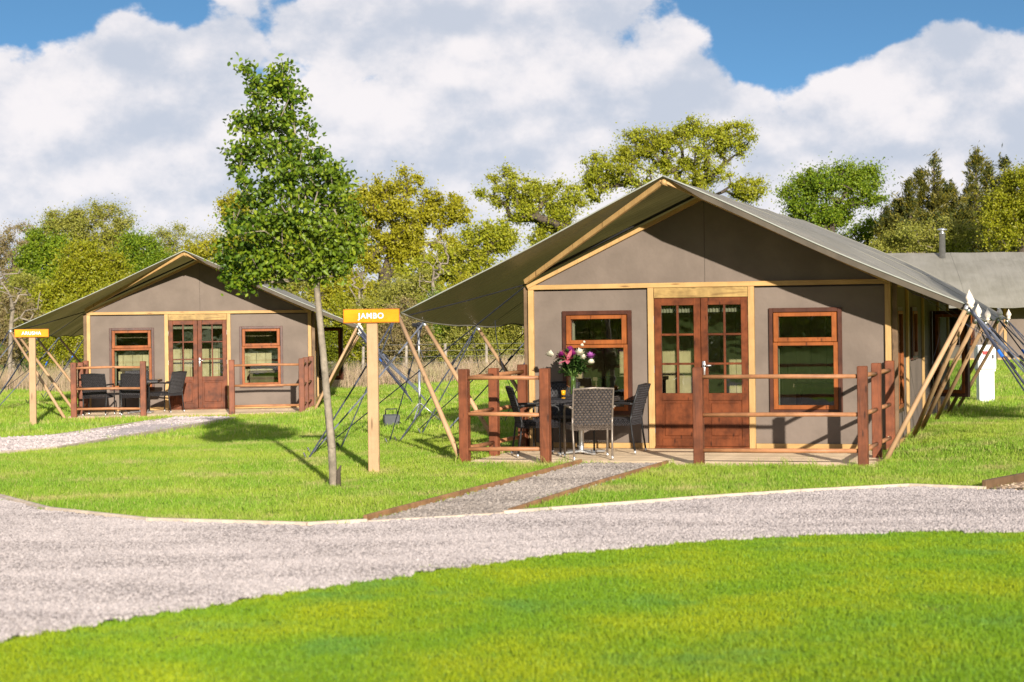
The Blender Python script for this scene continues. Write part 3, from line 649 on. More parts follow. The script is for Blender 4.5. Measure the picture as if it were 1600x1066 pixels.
def build_tent(label, loc, rz):
    T = thing('safari_tent', label, 'tent', loc, rz, 'safari tents on the lawn')
    HW, WH, LEN = 2.42, 2.10, 8.7
    wl = (-1.96, -1.0, .44, 1.83); wr = (.85, 1.80, .46, 1.83)
    f = .05
    ins = lambda h: (h[0] + f, h[1] - f, h[2] + f, h[3] - f)
    m = MB(); wall_with_holes(m, -HW, -.77, 0, WH, [ins(wl)], lambda a, z, t: (a, t, z)); m.build('canvas_wall', canvas, T)
    m = MB(); wall_with_holes(m, .66, HW, 0, WH, [ins(wr)], lambda a, z, t: (a, t, z)); m.build('canvas_wall', canvas, T)
    # gable in two sewn halves, a seam between them
    gp = 3.30
    for s in (-1, 1):
        m = MB(); q = [(s * .004, 0, WH + .06), (s * HW, 0, WH + .06), (s * HW, 0, WH + .09), (s * .004, 0, gp)]
        m.add(q + [(p[0], .015, p[2]) for p in q], [(0, 1, 2, 3), (7, 6, 5, 4), (0, 3, 7, 4)]); m.build('gable_canvas', canvas, T)
    m = MB(); m.box(-.003, .003, -.002, .003, WH + .09, gp - .05); m.build('seam', seamm, T)
    # side walls
    sideh = [(.5, 1.2, .43, 1.83), (2.45, 3.15, 1.08, 1.83), (5.5, 6.2, .43, 1.78)]
    for s in (-1, 1):
        m = MB(); wall_with_holes(m, .02, LEN, 0, WH, [ins(h) for h in sideh], lambda a, z, t: (s * (HW - t), a, z)); m.build('canvas_wall', canvas, T)
        for k, h in enumerate(sideh):
            Mx = Matrix(((0, -s * -1.0, 0, 0), (1, 0, 0, 0), (0, 0, 1, 0), (0, 0, 0, 1)))
            Mx = Matrix(((0, -s, 0, s * HW), (1, 0, 0, 0), (0, 0, 1, 0), (0, 0, 0, 1)))
            if k < 2: window(T, *h, M=Mx, vent=False)
            else:  # side-hung casement standing open
                Mo = Matrix.Translation((s * (HW + .04), h[0], 0)) @ Matrix.Rotation(s * R(-28) if s > 0 else R(180 + 28), 4, 'Z')
                window(T, .02, .66, h[2], h[3], M=Mo, vent=False)
                fr = MB()
                for a0, a1, z0, z1 in ((h[0], h[0] + f, h[2], h[3]), (h[1] - f, h[1], h[2], h[3]), (h[0] + f, h[1] - f, h[3] - f, h[3]), (h[0] + f, h[1] - f, h[2], h[2] + f)):
                    fr.box(min(s * (HW - .03), s * (HW + .035)), max(s * (HW - .03), s * (HW + .035)), a0, a1, z0, z1, .003)
                fr.build('window_frame', joinery_d, T)
        for y in (1.85, 4.1, 6.7, LEN - .05):
            b = MB(); x = s * (HW + .022); b.box(x - .02, x + .02, y - .045, y + .045, 0, WH, .004); b.build('side_post', pine, T)
        b = MB(); x = s * (HW + .02); b.box(x - .018, x + .018, .05, LEN - .1, .0, .07, .004); b.build('side_base_board', pine, T)
        b = MB(); x = s * (HW - .03); b.bar((x, .03, WH + .02), (x, LEN, WH + .02), .07, .05, .004); b.build('wall_plate', pine, T)
    m = MB(); m.add([(-HW, LEN, 0), (HW, LEN, 0), (HW, LEN, WH), (0, LEN, gp - .06), (-HW, LEN, WH)], [(0, 1, 2, 3, 4)]); m.build('back_wall', canvas, T)
    # inner roof lining
    m = MB()
    for s in (-1, 1): m.add([(s * (HW - .05), .03, WH), (0, .03, gp - .06), (0, LEN, gp - .06), (s * (HW - .05), LEN, WH)], [(0, 1, 2, 3)])
    m.build('roof_lining', canvas, T)
    # floor and inner partition of boards with a dim kitchen dresser
    m = MB(); m.box(-HW + .03, HW - .03, .05, LEN - .03, -.02, .012); m.build('tent_floor', floorm, T)
    for i in range(22):
        x = -HW + .06 + i * .216; m = MB(); m.box(x, x + .21, 1.9, 1.93, .02, 2.05, .004); m.build('partition_board', boardm, T)
    for x0, x1, h in ((-1.9, -.9, .9), (.95, 1.9, .8)):
        m = MB(); m.box(x0, x1, 1.2, 1.6, h - .05, h); m.box(x0 + .03, x0 + .10, 1.23, 1.30, .02, h - .05); m.box(x1 - .1, x1 - .03, 1.23, 1.30, .02, h - .05); m.box(x0 + .03, x1 - .03, 1.5, 1.56, .02, h - .05); m.build('inner_table', mat_dark_post, T)
    # curtains
    for x0, x1, z0, z1 in ((-1.93, -1.83, .4, 1.86), (-1.14, -1.03, .4, 1.86), (.88, .96, .4, 1.86), (1.70, 1.78, .4, 1.86), (-.66, .54, 1.79, 1.87)):
        m = MB(); m.grid(lambda u, v: (x0 + (x1 - x0) * u, .12 + .018 * math.sin(u * (x1 - x0) * 150), z0 + (z1 - z0) * v), max(16, int((x1 - x0) * 90)), 1); m.build('curtain', curtainm, T, True)
    # front timber frame
    for x in (-HW + .025, HW - .025):
        b = MB(); b.box(x - .038, x + .038, -.05, -.002, 0, WH + .02, .004); b.build('corner_post', pine, T)
    for s in (-1, 1):
        b = MB(); x = s * (HW + .055); b.box(x - .035, x + .035, .0, .09, -.05, WH + .06, .004); b.build('frame_post', mat_dark_post, T)
    for x in (-.73, .62):
        b = MB(); b.box(x - .04, x + .04, -.05, -.002, 0, WH + .02, .004); b.build('door_post', pine, T)
    b = MB(); b.box(-HW - .01, HW + .01, -.055, -.002, WH + .022, WH + .085, .004); b.build('tie_beam', pine_x, T)
    b = MB(); b.box(-.685, .575, -.045, -.002, 1.985, WH + .018, .004); b.build('door_header', headm, T)
    for a0, a1 in ((-HW + .07, -.775), (.665, HW - .07)):
        b = MB(); b.box(a0, a1, -.04, -.002, .0, .07, .004); b.build('base_board', pine_x, T)
    for s in (-1, 1):
        b = MB(); b.bar((s * (HW + .02), -.03, WH + .06), (0, -.03, gp - .0), .05, .085, .004, up=(0, 1, 0)); b.build('gable_rafter', pine, T)
        b = MB(); b.bar((s * (HW + .03) - (.05 if s > 0 else 0), -.10, WH + (.06 if s > 0 else .13)), (FSH + s * .03, -1.46, RIDGE - .075), .045 if s < 0 else .032, .065 if s < 0 else .045, .004); b.build('fly_rafter', pine, T)
        b = MB(); b.bar((s * (HW + .02), -.10, WH + (.10 if s > 0 else .15)), (s * .04 - .05, .0, RIDGE - .13), .03, .06, .003, up=(0, 1, 0)); b.build('fly_batten', blackm, T)
    b = MB(); b.tube([(FSH, -1.5, RIDGE - .075), (FSH, 3, RIDGE - .1), (FSH, 8.85, RIDGE - .09)], .035, 8); b.build('ridge_pole', pine, T, True)
    # doors and windows
    door_leaf(T, -.682, -.062, .03, 1.98, 1); door_leaf(T, -.054, .572, .03, 1.98, -1)
    b = MB(); b.box(-.69, .58, -.06, .03, .0, .028, .004); b.build('threshold', joinery, T)
    window(T, *wl); window(T, *wr)
    # fly sheet
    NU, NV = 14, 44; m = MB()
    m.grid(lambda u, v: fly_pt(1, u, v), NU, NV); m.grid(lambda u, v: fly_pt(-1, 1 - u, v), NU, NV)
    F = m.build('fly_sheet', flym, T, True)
    for s in (-1, 1):
        h = MB(); h.tube([fly_pt(s, k / 14, 0) for k in range(15)], .009, 6); h.build('front_hem', hemm, F, True)
        h = MB(); h.tube([fly_pt(s, 1, k / 44) for k in range(45)], .012, 6); h.build('eave_hem', flym_hem, F, True)
        h = MB(); h.tube([fly_pt(s, k / 14, 1) for k in range(15)], .012, 6); h.build('back_hem', flym_hem, F, True)
    h = MB(); h.grid(lambda u, v: tuple(np.add(fly_pt(1, u, 0), (0, .004 + .02 * v, -.085 * v * min(1, 8 * u)))), 16, 2); h.build('valance', valm, F)
    for v in (.33, .66):
        h = MB()
        for s in (-1, 1): h.tube([tuple(np.add(fly_pt(s, k / 14, v), (0, 0, .002))) for k in range(15)], .006, 4)
        h.build('fly_seam', flym_hem, F, True)
    # guy poles with finials, straps and pegs
    PR = [(-1.6, -1.95), (1.3, -.9), (2.1, .4), (4.4, 2.4), (6.8, 5.6), (9.0, 8.5)]
    PL = [(-2.40, -2.35), (-.9, -.35), (1.2, 1.75), (4.4, 4.6), (8.6, 8.6)]
    k = 0
    for s, P in ((1, PR), (-1, PL)):
        for i, (yb, yt) in enumerate(P):
            v = (yt + 1.13) / 10.08; ez = fly_pt(s, 1, max(0, min(1, v)))[2]
            a = Vector((s * 2.50, yb, -.06)); bt = Vector((s * EAVX + FSH, max(yt, -1.2) if s > 0 else max(yt, -1.25), ez - .03))
            ext = (bt - a).normalized()
            p = MB(); p.tube([a, (a + bt) / 2 + Vector((0, .01, .01)), bt], [.032, .030, .027], 10); G = p.build('guy_pole', rawpole, T, True)
            fz = MB(); c = bt + Vector((s * .03, 0, .03))
            if s > 0: fz.lathe([(.012, -.03), (.016, 0), (.034, .012), (.036, .02), (.022, .03), (.040, .055), (.047, .08), (.036, .11), (.018, .14), (.006, .165), (.001, .18)], 12, c).build('finial', finialm, G, True)
            fk = MB(); fk.tube([bt - ext * .05, bt + ext * .02], .029, 8); fk.build('ferrule', metal, G, True)
            top = bt + Vector((s * .02, 0, .0))
            for j, dy in enumerate((-.75, .85)):
                peg = Vector((s * (4.75 + .35 * ((i + j) % 2)), max(yt, -1.2) + dy * 1.1, -.03))
                st = MB(); mid = (top + peg) / 2 + Vector((0, 0, -.03)); st.bar(top, mid, .006, .020); st.bar(mid, peg, .006, .020)
                S = st.build('guy_strap', strapm if (i + j) % 2 == 0 else strapg, T)
                rt = MB(); c0 = top.lerp(peg, .28 + .08 * j); d = (peg - top).normalized(); rt.bar(c0, c0 + d * .10, .028, .03, .004); rt.build('ratchet', bluem if (i + j) % 4 == 0 else blackm, S)
                pg = MB(); pg.tube([peg + Vector((s * .05, 0, .10)), peg + Vector((-s * .03, 0, -.05))], .011, 6); pg.build('peg', blackm, S)
            # loose tail hanging from the pole head
            tl = MB(); L = .35 + .12 * (i % 3)
            tl.grid(lambda u, v_: (top.x + s * (.03 + .05 * math.sin(3 * v_ + i)), top.y - .03 + .026 * u + .03 * math.sin(5 * v_ + i), top.z + .01 - L * v_), 1, 10); tl.build('strap_tail', strapg if i % 2 else strapm, G)
    # straps inside the eave from the wall head out to the ground
    for s in (-1, 1):
        st = MB(); st.bar((s * (HW + .08), -.02, WH + .06), (s * 5.9, 1.2 if s < 0 else -.6, -.02), .03, .004); st.build('brace_strap', strapm, T)
        st = MB(); st.bar((s * (HW + .08), 2.2, WH + .06), (s * 5.4, 3.2, -.02), .03, .004); st.build('brace_strap', strapm, T)
        st = MB(); st.tube([(s * (HW + .05), .0, WH + .10), (s * 2.95 + FSH, -.6, 1.98), (s * 3.55 + FSH, -1.1, 1.80)], .010, 6); st.build('eave_rope', blackm, T)
        st = MB(); st.grid(lambda u, v: (s * (3.05 - .5 * v ** 1.5), .35 + .03 * u - .25 * v, 1.72 - 1.25 * v - .1 * math.sin(math.pi * v)), 1, 12); st.build('strap_tail', strapm, T)
    return T
mat_dark_post = mat('weathered_post', (0.16, 0.10, 0.055), .7, .2, 5, grain=(22, 22, 2), bump=.2)
flym_hem = mat('fly_hem_olive', (0.20, 0.19, 0.155), .7, .08, 5)

headm = mat('knotty_header', (0.33, 0.215, 0.075), .6, .2, 5, grain=(2.2, 18, 18), bump=.2, col2=(0.13, 0.07, 0.022), gmix=.8)
valm = mat('valance_canvas', (0.095, 0.078, 0.058), .8, .12, 4)
seamm = mat('canvas_seam', (0.085, 0.066, 0.052), .8, .05)
main_tent = build_tent('large taupe safari tent in the centre, set behind the dining table and bouquet', (MC[0], MC[1], 0), -MTH)
left_tent = copy_thing(main_tent, 'smaller-looking distant taupe safari tent at left behind the young tree', (LC[0], LC[1], -.16), -LTH)
right_tent = copy_thing(main_tent, 'grey-roofed safari tent seen side-on at the far right edge with flue', (TC[0], TC[1], .30), -TTH)
fl = MB(); fl.lathe([(.10, 2.6), (.10, 4.05), (.105, 4.05), (.105, 4.08), (.06, 4.09), (.06, 4.16), (.17, 4.17), (.16, 4.20), (.02, 4.24)], 14, (-.55, 5.7, 0))
FLU = fl.build('flue', metal, right_tent, True)

# ------------------------------------------------------------------ decks and railings
def build_deck(label, loc, rz):
    D = thing('timber_deck', label, 'deck', loc, rz, 'timber decks in front of the tents')
    n = 17; wd = 2.46 / n
    me = MB().box(-2.5, 2.5, 0, wd - .006, -.035, 0, .004).mesh('plank', deckm)
    for i in range(n):
        obj('plank', me, D, (0, -2.48 + i * wd, random.uniform(-.0015, .0015)))
    m = MB(); m.box(-2.5, 2.5, -2.51, -2.482, -.14, -.004, .004); m.build('fascia', pine_x, D)
    m = MB(); m.box(-2.53, -2.502, -2.48, -.02, -.14, -.004, .004); m.build('fascia', pine_x, D)
    m = MB(); m.box(2.502, 2.53, -2.48, -.02, -.14, -.004, .004); m.build('fascia', pine_x, D)
    return D
deck = build_deck('pale timber deck of the near tent, carrying the wicker dining set', (MC[0], MC[1], -.004), -MTH)
deckL = copy_thing(deck, 'pale timber deck of the distant tent at left', (LC[0], LC[1], -.164), -LTH)

def post(mb, x, y, h, w_=.115): return mb.box(x - w_ / 2, x + w_ / 2, y - w_ / 2, y + w_ / 2, -.15, h, .008)
def build_rail(label, loc, rz, posts, spans, hs=(.16, .58, 1.02)):
    G = thing('deck_railing', label, 'railing', loc, rz, 'post and rail deck railings')
    for (x, y, h) in posts:
        p = MB(); post(p, x, y, h); p.build('post', stain, G)
    for (x0, y0, x1, y1) in spans:
        for z in hs:
            r = MB(); r.tube([(x0, y0, z + random.uniform(-.012, .012)), ((x0 + x1) / 2, (y0 + y1) / 2, z + .004), (x1, y1, z + random.uniform(-.012, .012))], [.025, .027, .025], 10); r.build('rail', railm, G, True)
    return G
rl = build_rail('red-brown rail on the left side of the near deck beside the dining set', (MC[0], MC[1], 0), -MTH,
    [(-2.47, -2.42, 1.13), (-1.44, -2.42, 1.135), (-2.47, -1.35, 1.11), (-2.52, -.06, 1.12)],
    [(-2.47, -2.42, -1.44, -2.42), (-2.47, -2.42, -2.47, -1.35), (-2.47, -1.35, -2.50, -.06)])
rr = build_rail('red-brown rail on the right side of the near deck below the closed window', (MC[0], MC[1], 0), -MTH,
    [(.444, -2.42, 1.135), (2.37, -2.42, 1.14), (2.38, -1.2, 1.14), (2.42, -.13, 1.14)],
    [(.444, -2.42, 2.37, -2.42), (2.37, -2.42, 2.38, -1.2), (2.38, -1.2, 2.42, -.13)])
build_rail('red-brown rail on the left side of the distant tent deck', (LC[0], LC[1], -.16), -LTH,
    [(-2.33, -2.42, 1.13), (-.94, -2.42, 1.135), (-2.36, -1.35, 1.11), (-2.45, -.12, 1.12)],
    [(-2.33, -2.42, -.94, -2.42), (-2.33, -2.42, -2.36, -1.35), (-2.36, -1.35, -2.45, -.12)])
build_rail('red-brown rail on the right side of the distant tent deck', (LC[0], LC[1], -.16), -LTH,
    [(.86, -2.42, 1.135), (2.30, -2.42, 1.14), (2.34, -1.2, 1.14), (2.42, -.13, 1.14)],
    [(.86, -2.42, 2.30, -2.42), (2.30, -2.42, 2.34, -1.2), (2.34, -1.2, 2.42, -.13)])

# ------------------------------------------------------------------ furniture
def weave(mb, w_, h_, nx, ny, place, amp=.007, bow=.0):
    """over-under woven strips: horizontal ribbons weaving through vertical canes"""
    for j in range(ny):
        z0, z1 = h_ * (j + .10) / ny, h_ * (j + .90) / ny; vs = []
        for i in range(2 * nx + 1):
            x = w_ * (i / (2 * nx) - .5); d = amp * math.sin(math.pi * (i / 2 + .5 * 1) + (math.pi if j % 2 else 0))* 1.0
            d = amp * (1 if ((i // 1) % 2 == 0) else -1) * (1 if j % 2 else -1) if i % 1 == 0 else 0
            for z, e in ((z0, -.3), ((z0 + z1) / 2, 1.0), (z1, -.3)):
                vs.append(place(x, z, d + e * .004))
        mb.add(vs, [(3 * i + k, 3 * i + 3 + k, 3 * i + 4 + k, 3 * i + 1 + k) for i in range(2 * nx) for k in range(2)])
def build_chair(name, label, wm, tm):
    C_ = thing(name, label, 'chair', (0, 0, 0), 0, 'wicker armchairs round the table')
    W2 = .245
    def bp(x, z, d):   # back panel, reclined
        y = -.22 - .13 * (z / .46) ** 1.2 - .02 * math.cos(x / W2 * 1.4); return (x, y - d, .42 + z)
    b = MB(); weave(b, 2 * W2, .455, 11, 15, bp, .010); bk = b.build('backrest', wm, C_)
    b = MB(); b.grid(lambda u, v: bp((u - .5) * 2 * W2, v * .45, 0), 6, 8); b.build('back_lining', wicker_d, bk)
    e = MB(); e.tube([bp(-W2, .0, 0), bp(-W2, .2, 0), bp(-W2, .45, 0), bp(0, .462, 0), bp(W2, .45, 0), bp(W2, .2, 0), bp(W2, 0, 0)], .013, 8); e.build('back_frame', tm, C_, True)
    s = MB()
    s.grid(lambda u, v: ((u - .5) * .5, -.24 + .47 * v, .423), 2, 2); weave(s, .50, .47, 12, 15, lambda x, z, d: (x, -.24 + z, .43 + d * .8 + .012 * math.cos(x * 5)))
    s.build('seat', wm, C_)
    a = MB()
    weave(a, .50, .07, 16, 4, lambda x, z, d: (x, .235 + d, .36 + z)); weave(a, .47, .07, 16, 4, lambda x, z, d: (.252 + d, x, .36 + z)); weave(a, .47, .07, 16, 4, lambda x, z, d: (-.252 - d, x, .36 + z)); weave(a, .50, .07, 16, 4, lambda x, z, d: (x, -.235 - d, .36 + z))
    a.build('seat_apron', wm, C_)
    for sx in (-1, 1):
        x = sx * .27
        m = MB(); m.tube([(x, .25, .02), (x, .245, .35), (x, .24, .56), (x, .225, .615), (x, .18, .638), (x, 0, .645), (x, -.22, .64), (sx * .25, -.29, .635)], [.013] * 8, 8); m.build('leg', tm, C_, True)
        m = MB(); m.box(x - .022, x + .022, -.25, .19, .642, .660, .006); m.build('armrest', tm, C_)
        m = MB(); m.tube([(sx * .235, -.285, .02), (sx * .24, -.25, .25), (sx * .245, -.23, .44), (sx * .245, -.25, .52)], .013, 8); m.build('leg', tm, C_, True)
        for yy, xx in ((.25, x), (-.285, sx * .235)):
            m = MB(); m.tube([(xx, yy, 0.001), (xx, yy, .045)], .015, 8); m.build('foot_cap', chrome, C_, True)
    return C_
def LW(x, y, z=0, C_=MC, th=MTH, bz=0):
    return (C_[0] + x * math.cos(th) + y * math.sin(th), C_[1] - x * math.sin(th) + y * math.cos(th), bz + z)
ch0 = build_chair('wicker_chair', 'brown wicker armchair with its back to the camera, in front of table', wicker, chairtube)
ch0.location = LW(-1.10, -1.72); ch0.rotation_euler = (0, 0, -MTH + R(26))
chd = build_chair('wicker_chair', 'dark wicker armchair right of the table near the double door', wicker_d, blackm)
chd.location = LW(-.98, -.78); chd.rotation_euler = (0, 0, -MTH + R(88))
copy_thing(chd, 'dark wicker armchair left of the table beside the side railing', LW(-1.90, -1.35), -MTH + R(-62))
copy_thing(chd, 'dark wicker armchair behind the table, mostly hidden by the bouquet', LW(-1.93, -.40), -MTH + R(188))

def build_table(label, loc, rz):
    T = thing('dining_table', label, 'table', loc, rz, 'deck dining tables')
    m = MB(); m.box(-.40, .40, -.40, .40, .708, .722, .005); m.build('table_top', blackglass, T)
    m = MB()
    for x0, x1, y0, y1 in ((-.41, .41, -.41, -.375), (-.41, .41, .375, .41), (-.41, -.375, -.375, .375), (.375, .41, -.375, .375)): m.box(x0, x1, y0, y1, .66, .7065, .004)
    m.build('table_apron', wicker_d, T)
    m = MB(); m.lathe([(.04, .03), (.034, .06), (.034, .68), (.10, .70), (.10, .7065)], 16); m.build('pedestal', metal, T, True)
    for k in range(4):
        a = R(45 + 90 * k); m = MB(); m.bar((.02 * math.cos(a), .02 * math.sin(a), .035), (.34 * math.cos(a), .34 * math.sin(a), .018), .05, .03, .006); m.build('foot', metal, T)
    return T
TX, TY = -1.42, -1.0
table = build_table('square dark table with steel pedestal on the near deck', LW(TX, TY), -MTH)

# left deck set
LW2 = lambda x, y: LW(x, y, 0, LC, LTH, -.16)
copy_thing(table, 'square dark table on the distant tent deck', LW2(-1.15, -1.2), -LTH)
copy_thing(chd, 'dark wicker chair at left end of the distant deck behind its railing', LW2(-1.95, -1.75), -LTH + R(-8))
copy_thing(chd, 'dark wicker chair behind the table on the distant deck', LW2(-1.35, -.5), -LTH + R(182))
copy_thing(chd, 'dark wicker chair right of the table on the distant deck', LW2(-.62, -1.15), -LTH + R(60))
copy_thing(chd, 'dark wicker chair with its back to the camera on the distant deck', LW2(-1.22, -1.85), -LTH + R(8))

# glasses of orange juice
juice = mat('orange_juice', (0.95, 0.42, 0.008), .35, .04)
def glass_of_juice(label, loc):
    G = thing('juice_glass', label, 'glass', loc, 0, 'glasses of orange juice')
    m = MB(); m.lathe([(.028, .0), (.033, .11), (.031, .11), (.027, .012), (.0, .012)], 16); m.build('tumbler', clearm, G, True)
    m = MB(); m.lathe([(.0262, .013), (.0292, .075), (.0, .075)], 16); m.build('juice', juice, G, True)
glass_of_juice('glass of orange juice on the table left of the vase', LW(-1.74, -.72, .723))
glass_of_juice('glass of orange juice on the table right of the vase', LW(-1.42, -.70, .723))

def petal_mat(n, a, b): return mat(n, a, .6, .1, 30, col2=b, translucent=.3)
pm_w = petal_mat('white_petal', (0.80, 0.76, 0.62), (0.75, 0.78, 0.5)); pm_p = petal_mat('purple_petal', (0.22, 0.012, 0.13), (0.34, 0.03, 0.22)); pm_l = petal_mat('lily_petal', (0.70, 0.16, 0.24), (0.85, 0.60, 0.62)); pm_m = petal_mat('mauve_petal', (0.42, 0.10, 0.42), (0.72, 0.5, 0.66))
stemm = mat('stem_green', (0.09, 0.16, 0.025), .6, .1, 20); bqleaf = mat('bouquet_leaf', (0.035, 0.085, 0.015), .5, .2, 20, translucent=.25)
def petal(mb, c, d, L, W_, curl, twist=0):
    z = Vector(d).normalized(); x = z.cross(Vector((0, 0, 1)))
    if x.length < .1: x = Vector((1, 0, 0))
    x.normalize(); y = x.cross(z)
    vs = []
    for k in range(5):
        q = k / 4; wq = W_ * math.sin(math.pi * (.12 + .86 * q)) ; p = Vector(c) + z * L * q + y * curl * q * q
        vs += [tuple(p - x * wq / 2 + y * .004), tuple(p), tuple(p + x * wq / 2 + y * .004)]
    mb.add(vs, [(3 * k + j, 3 * k + j + 1, 3 * k + j + 4, 3 * k + j + 3) for k in range(4) for j in range(2)])
def bloom(kind, c, axis, size, m, parent, name):
    mb = MB(); ax = Vector(axis).normalized(); u = ax.orthogonal().normalized(); v = ax.cross(u)
    rings = {'lily': [(6, .75, 1.0, .34)], 'full': [(9, 1.1, .75, .5), (8, .75, .75, .5), (6, .4, .7, .5), (4, .15, .6, .45)], 'rose': [(7, .55, .8, .7), (5, .3, .8, .6), (4, .1, .75, .5)]}[kind]
    for n, op, L, W_ in rings:
        off = random.random() * 6
        for k in range(n):
            a = off + 6.283 * k / n; d = ax * math.cos(op) + (u * math.cos(a) + v * math.sin(a)) * math.sin(op)
            petal(mb, c, d, size * L * random.uniform(.9, 1.1), size * W_, -size * .12 if kind == 'lily' else size * .15)
    return mb.build(name, m, parent, True)
vx, vy, vz = LW(-1.60, -.74, .723)
VZ = thing('flower_vase', 'glass vase holding a bouquet of lilies and roses on the table', 'vase', (vx, vy, vz)); VZ.scale = (1.35, 1.35, 1.28)
m = MB(); m.lathe([(.042, 0), (.048, .05), (.052, .16), (.060, .22), (.057, .22), (.049, .16), (.045, .05), (.04, .015), (0, .015)], 20); m.build('vase', clearm, VZ, True)
m = MB()
tips = []
for k in range(34):
    a = random.uniform(0, 6.283); r1 = random.uniform(.05, .17); z1 = random.uniform(.28, .46); b0 = random.uniform(0, 6.283)
    tip = Vector((r1 * math.cos(a), r1 * math.sin(a) * .8, z1)); tips.append(tip)
    m.tube([(.025 * math.cos(b0), .025 * math.sin(b0), .02), (.02 * math.cos(a), .02 * math.sin(a), .2), tip], [.0035, .003, .002], 5)
ST = m.build('stem', stemm, VZ, True)
m = MB()
for k in range(620):
    tp = random.choice(tips); q = random.uniform(.45, .95); p = Vector((0, 0, .2)).lerp(tp, q) + Vector([random.gauss(0, .022) for _ in range(3)]); p.z = min(p.z, .40)
    a = random.uniform(0, 6.283); petal(m, p, (math.cos(a), math.sin(a), random.uniform(-.5, .5)), random.uniform(.035, .075), random.uniform(.018, .034), -.01)
m.build('leaf', bqleaf, VZ, True)
FR = lambda x, y, z: Vector((x * math.cos(MTH) + y * math.sin(MTH), -x * math.sin(MTH) + y * math.cos(MTH), z))
for kind, x, y, z, sz, mm, nm in [('rose', -.215, 0, .42, .062, pm_w, 'rose'), ('full', -.035, .02, .455, .075, pm_p, 'carnation'), ('full', -.11, 0, .42, .06, pm_p, 'carnation'), ('full', .01, -.02, .43, .06, pm_p, 'carnation'),
    ('lily', -.02, -.09, .385, .10, pm_l, 'lily'), ('full', .075, -.02, .445, .062, pm_w, 'chrysanthemum'), ('full', .10, 0, .40, .05, pm_w, 'chrysanthemum'), ('full', .175, 0, .415, .055, pm_m, 'aster'), ('rose', .19, -.03, .345, .05, pm_w, 'rose'), ('rose', .09, .02, .52, .03, pm_w, 'bud'), ('rose', .11, .02, .555, .022, pm_w, 'bud'), ('rose', -.03, -.08, .47, .035, bqleaf, 'bud')]:
    bloom(kind, FR(x, y, z - .02), FR(x * 1.2, y - .35, .35 if kind != 'lily' else .25), sz * 1.3, mm, VZ, nm)

# ------------------------------------------------------------------ name signs
signy = mat('yellow_sign_board', (0.62, 0.265, 0.004), .35, .12, 4, grain=(2, 9, 14), col2=(0.80, 0.30, 0.006), coat=.2, gmix=.35)
signedge = mat('scorched_edge', (0.36, 0.10, 0.02), .6, .15, 8)
lett = mat('white_lettering', (0.82, 0.80, 0.84), .5, .05); lettd = mat('lettering_outline', (0.12, 0.08, 0.05), .6, .05); letto = mat('orange_letter_top', (0.85, 0.35, 0.05), .5, .05)
def text_mesh(txt, size, off, ext, m):
    cu = bpy.data.curves.new('lettering', 'FONT'); cu.body = txt; cu.size = size; cu.offset = off; cu.extrude = ext; cu.align_x = 'CENTER'; cu.align_y = 'CENTER'; cu.space_character = 1.12
    o = bpy.data.objects.new('tmp_text', cu); COL.objects.link(o); dg = bpy.context.evaluated_depsgraph_get(); dg.update()
    me = bpy.data.meshes.new_from_object(o.evaluated_get(dg)); bpy.data.objects.remove(o); me.materials.clear(); me.materials.append(m); return me
def build_sign(txt, label, loc, rz, h, flip=0):
    S = thing('name_sign', label, 'sign', loc, rz, 'tent name signs')
    m = MB(); m.box(-.062, .062, -.03, .03, -.1, h - .12, .006); m.build('post', rawpole, S)
    b = MB(); b.box(-.32, .32, -.062, -.032, h - .15, h, .007); Bd = b.build('board', signy, S)
    e = MB(); e.box(-.325, .325, -.056, -.036, h - .156, h + .006, .004); e.build('board_edge', signedge, Bd)
    rx = (R(90), 0, 0)
    for t_, off, m_, yy in ((txt, .0042, lettd, -.0635), (txt, .0012, lett, -.0655)):
        o = obj('lettering', text_mesh(t_, .088, off, .0015, m_), Bd, (0, yy, h - .076), rx)
    for zz in (.018, .132):
        s_ = MB(); s_.lathe([(.006, 0), (.005, .003), (.0, .004)], 8); obj('screw', s_.mesh('screw', blackm), Bd, (0, -.062, h - zz), (R(90), 0, 0))
    return S
build_sign('JAMBO', 'yellow wooden sign reading JAMBO on a pale square post', (-3.06, 19.75, 0), R(-3), 1.86)
build_sign('ARUSHA', 'yellow wooden sign reading ARUSHA on a pale post at far left', (-11.86, 33.71, -.19), R(6), 1.86)

# ------------------------------------------------------------------ service cabinet, work lamp, power reel, wire fence
CB = thing('service_cabinet', 'white electric meter cabinet on the grass at right behind the guy poles', 'cabinet', (6.78, 34.0, float(gz(6.78, 34))), R(8))
m = MB(); m.box(-.155, .155, -.10, .10, -.05, .62, .015); m.build('plinth', whitem, CB)
m = MB(); m.box(-.185, .185, -.13, .13, .632, 1.12, .02); hd = m.build('box', whitem, CB)
m = MB(); m.box(-.17, .17, -.14, -.132, .65, 1.10, .003); dr = m.build('door', whitem, CB)
m = MB(); m.box(-.10, .0, -.146, -.141, .93, 1.0, .001); m.build('label', redm, dr)
m = MB(); m.box(.09, .125, -.155, -.141, .85, .93, .004); m.build('lock', blackm, dr)
m = MB(); m.box(-.175, .175, -.115, .115, .60, .63, .004); m.build('band', chrome, CB)

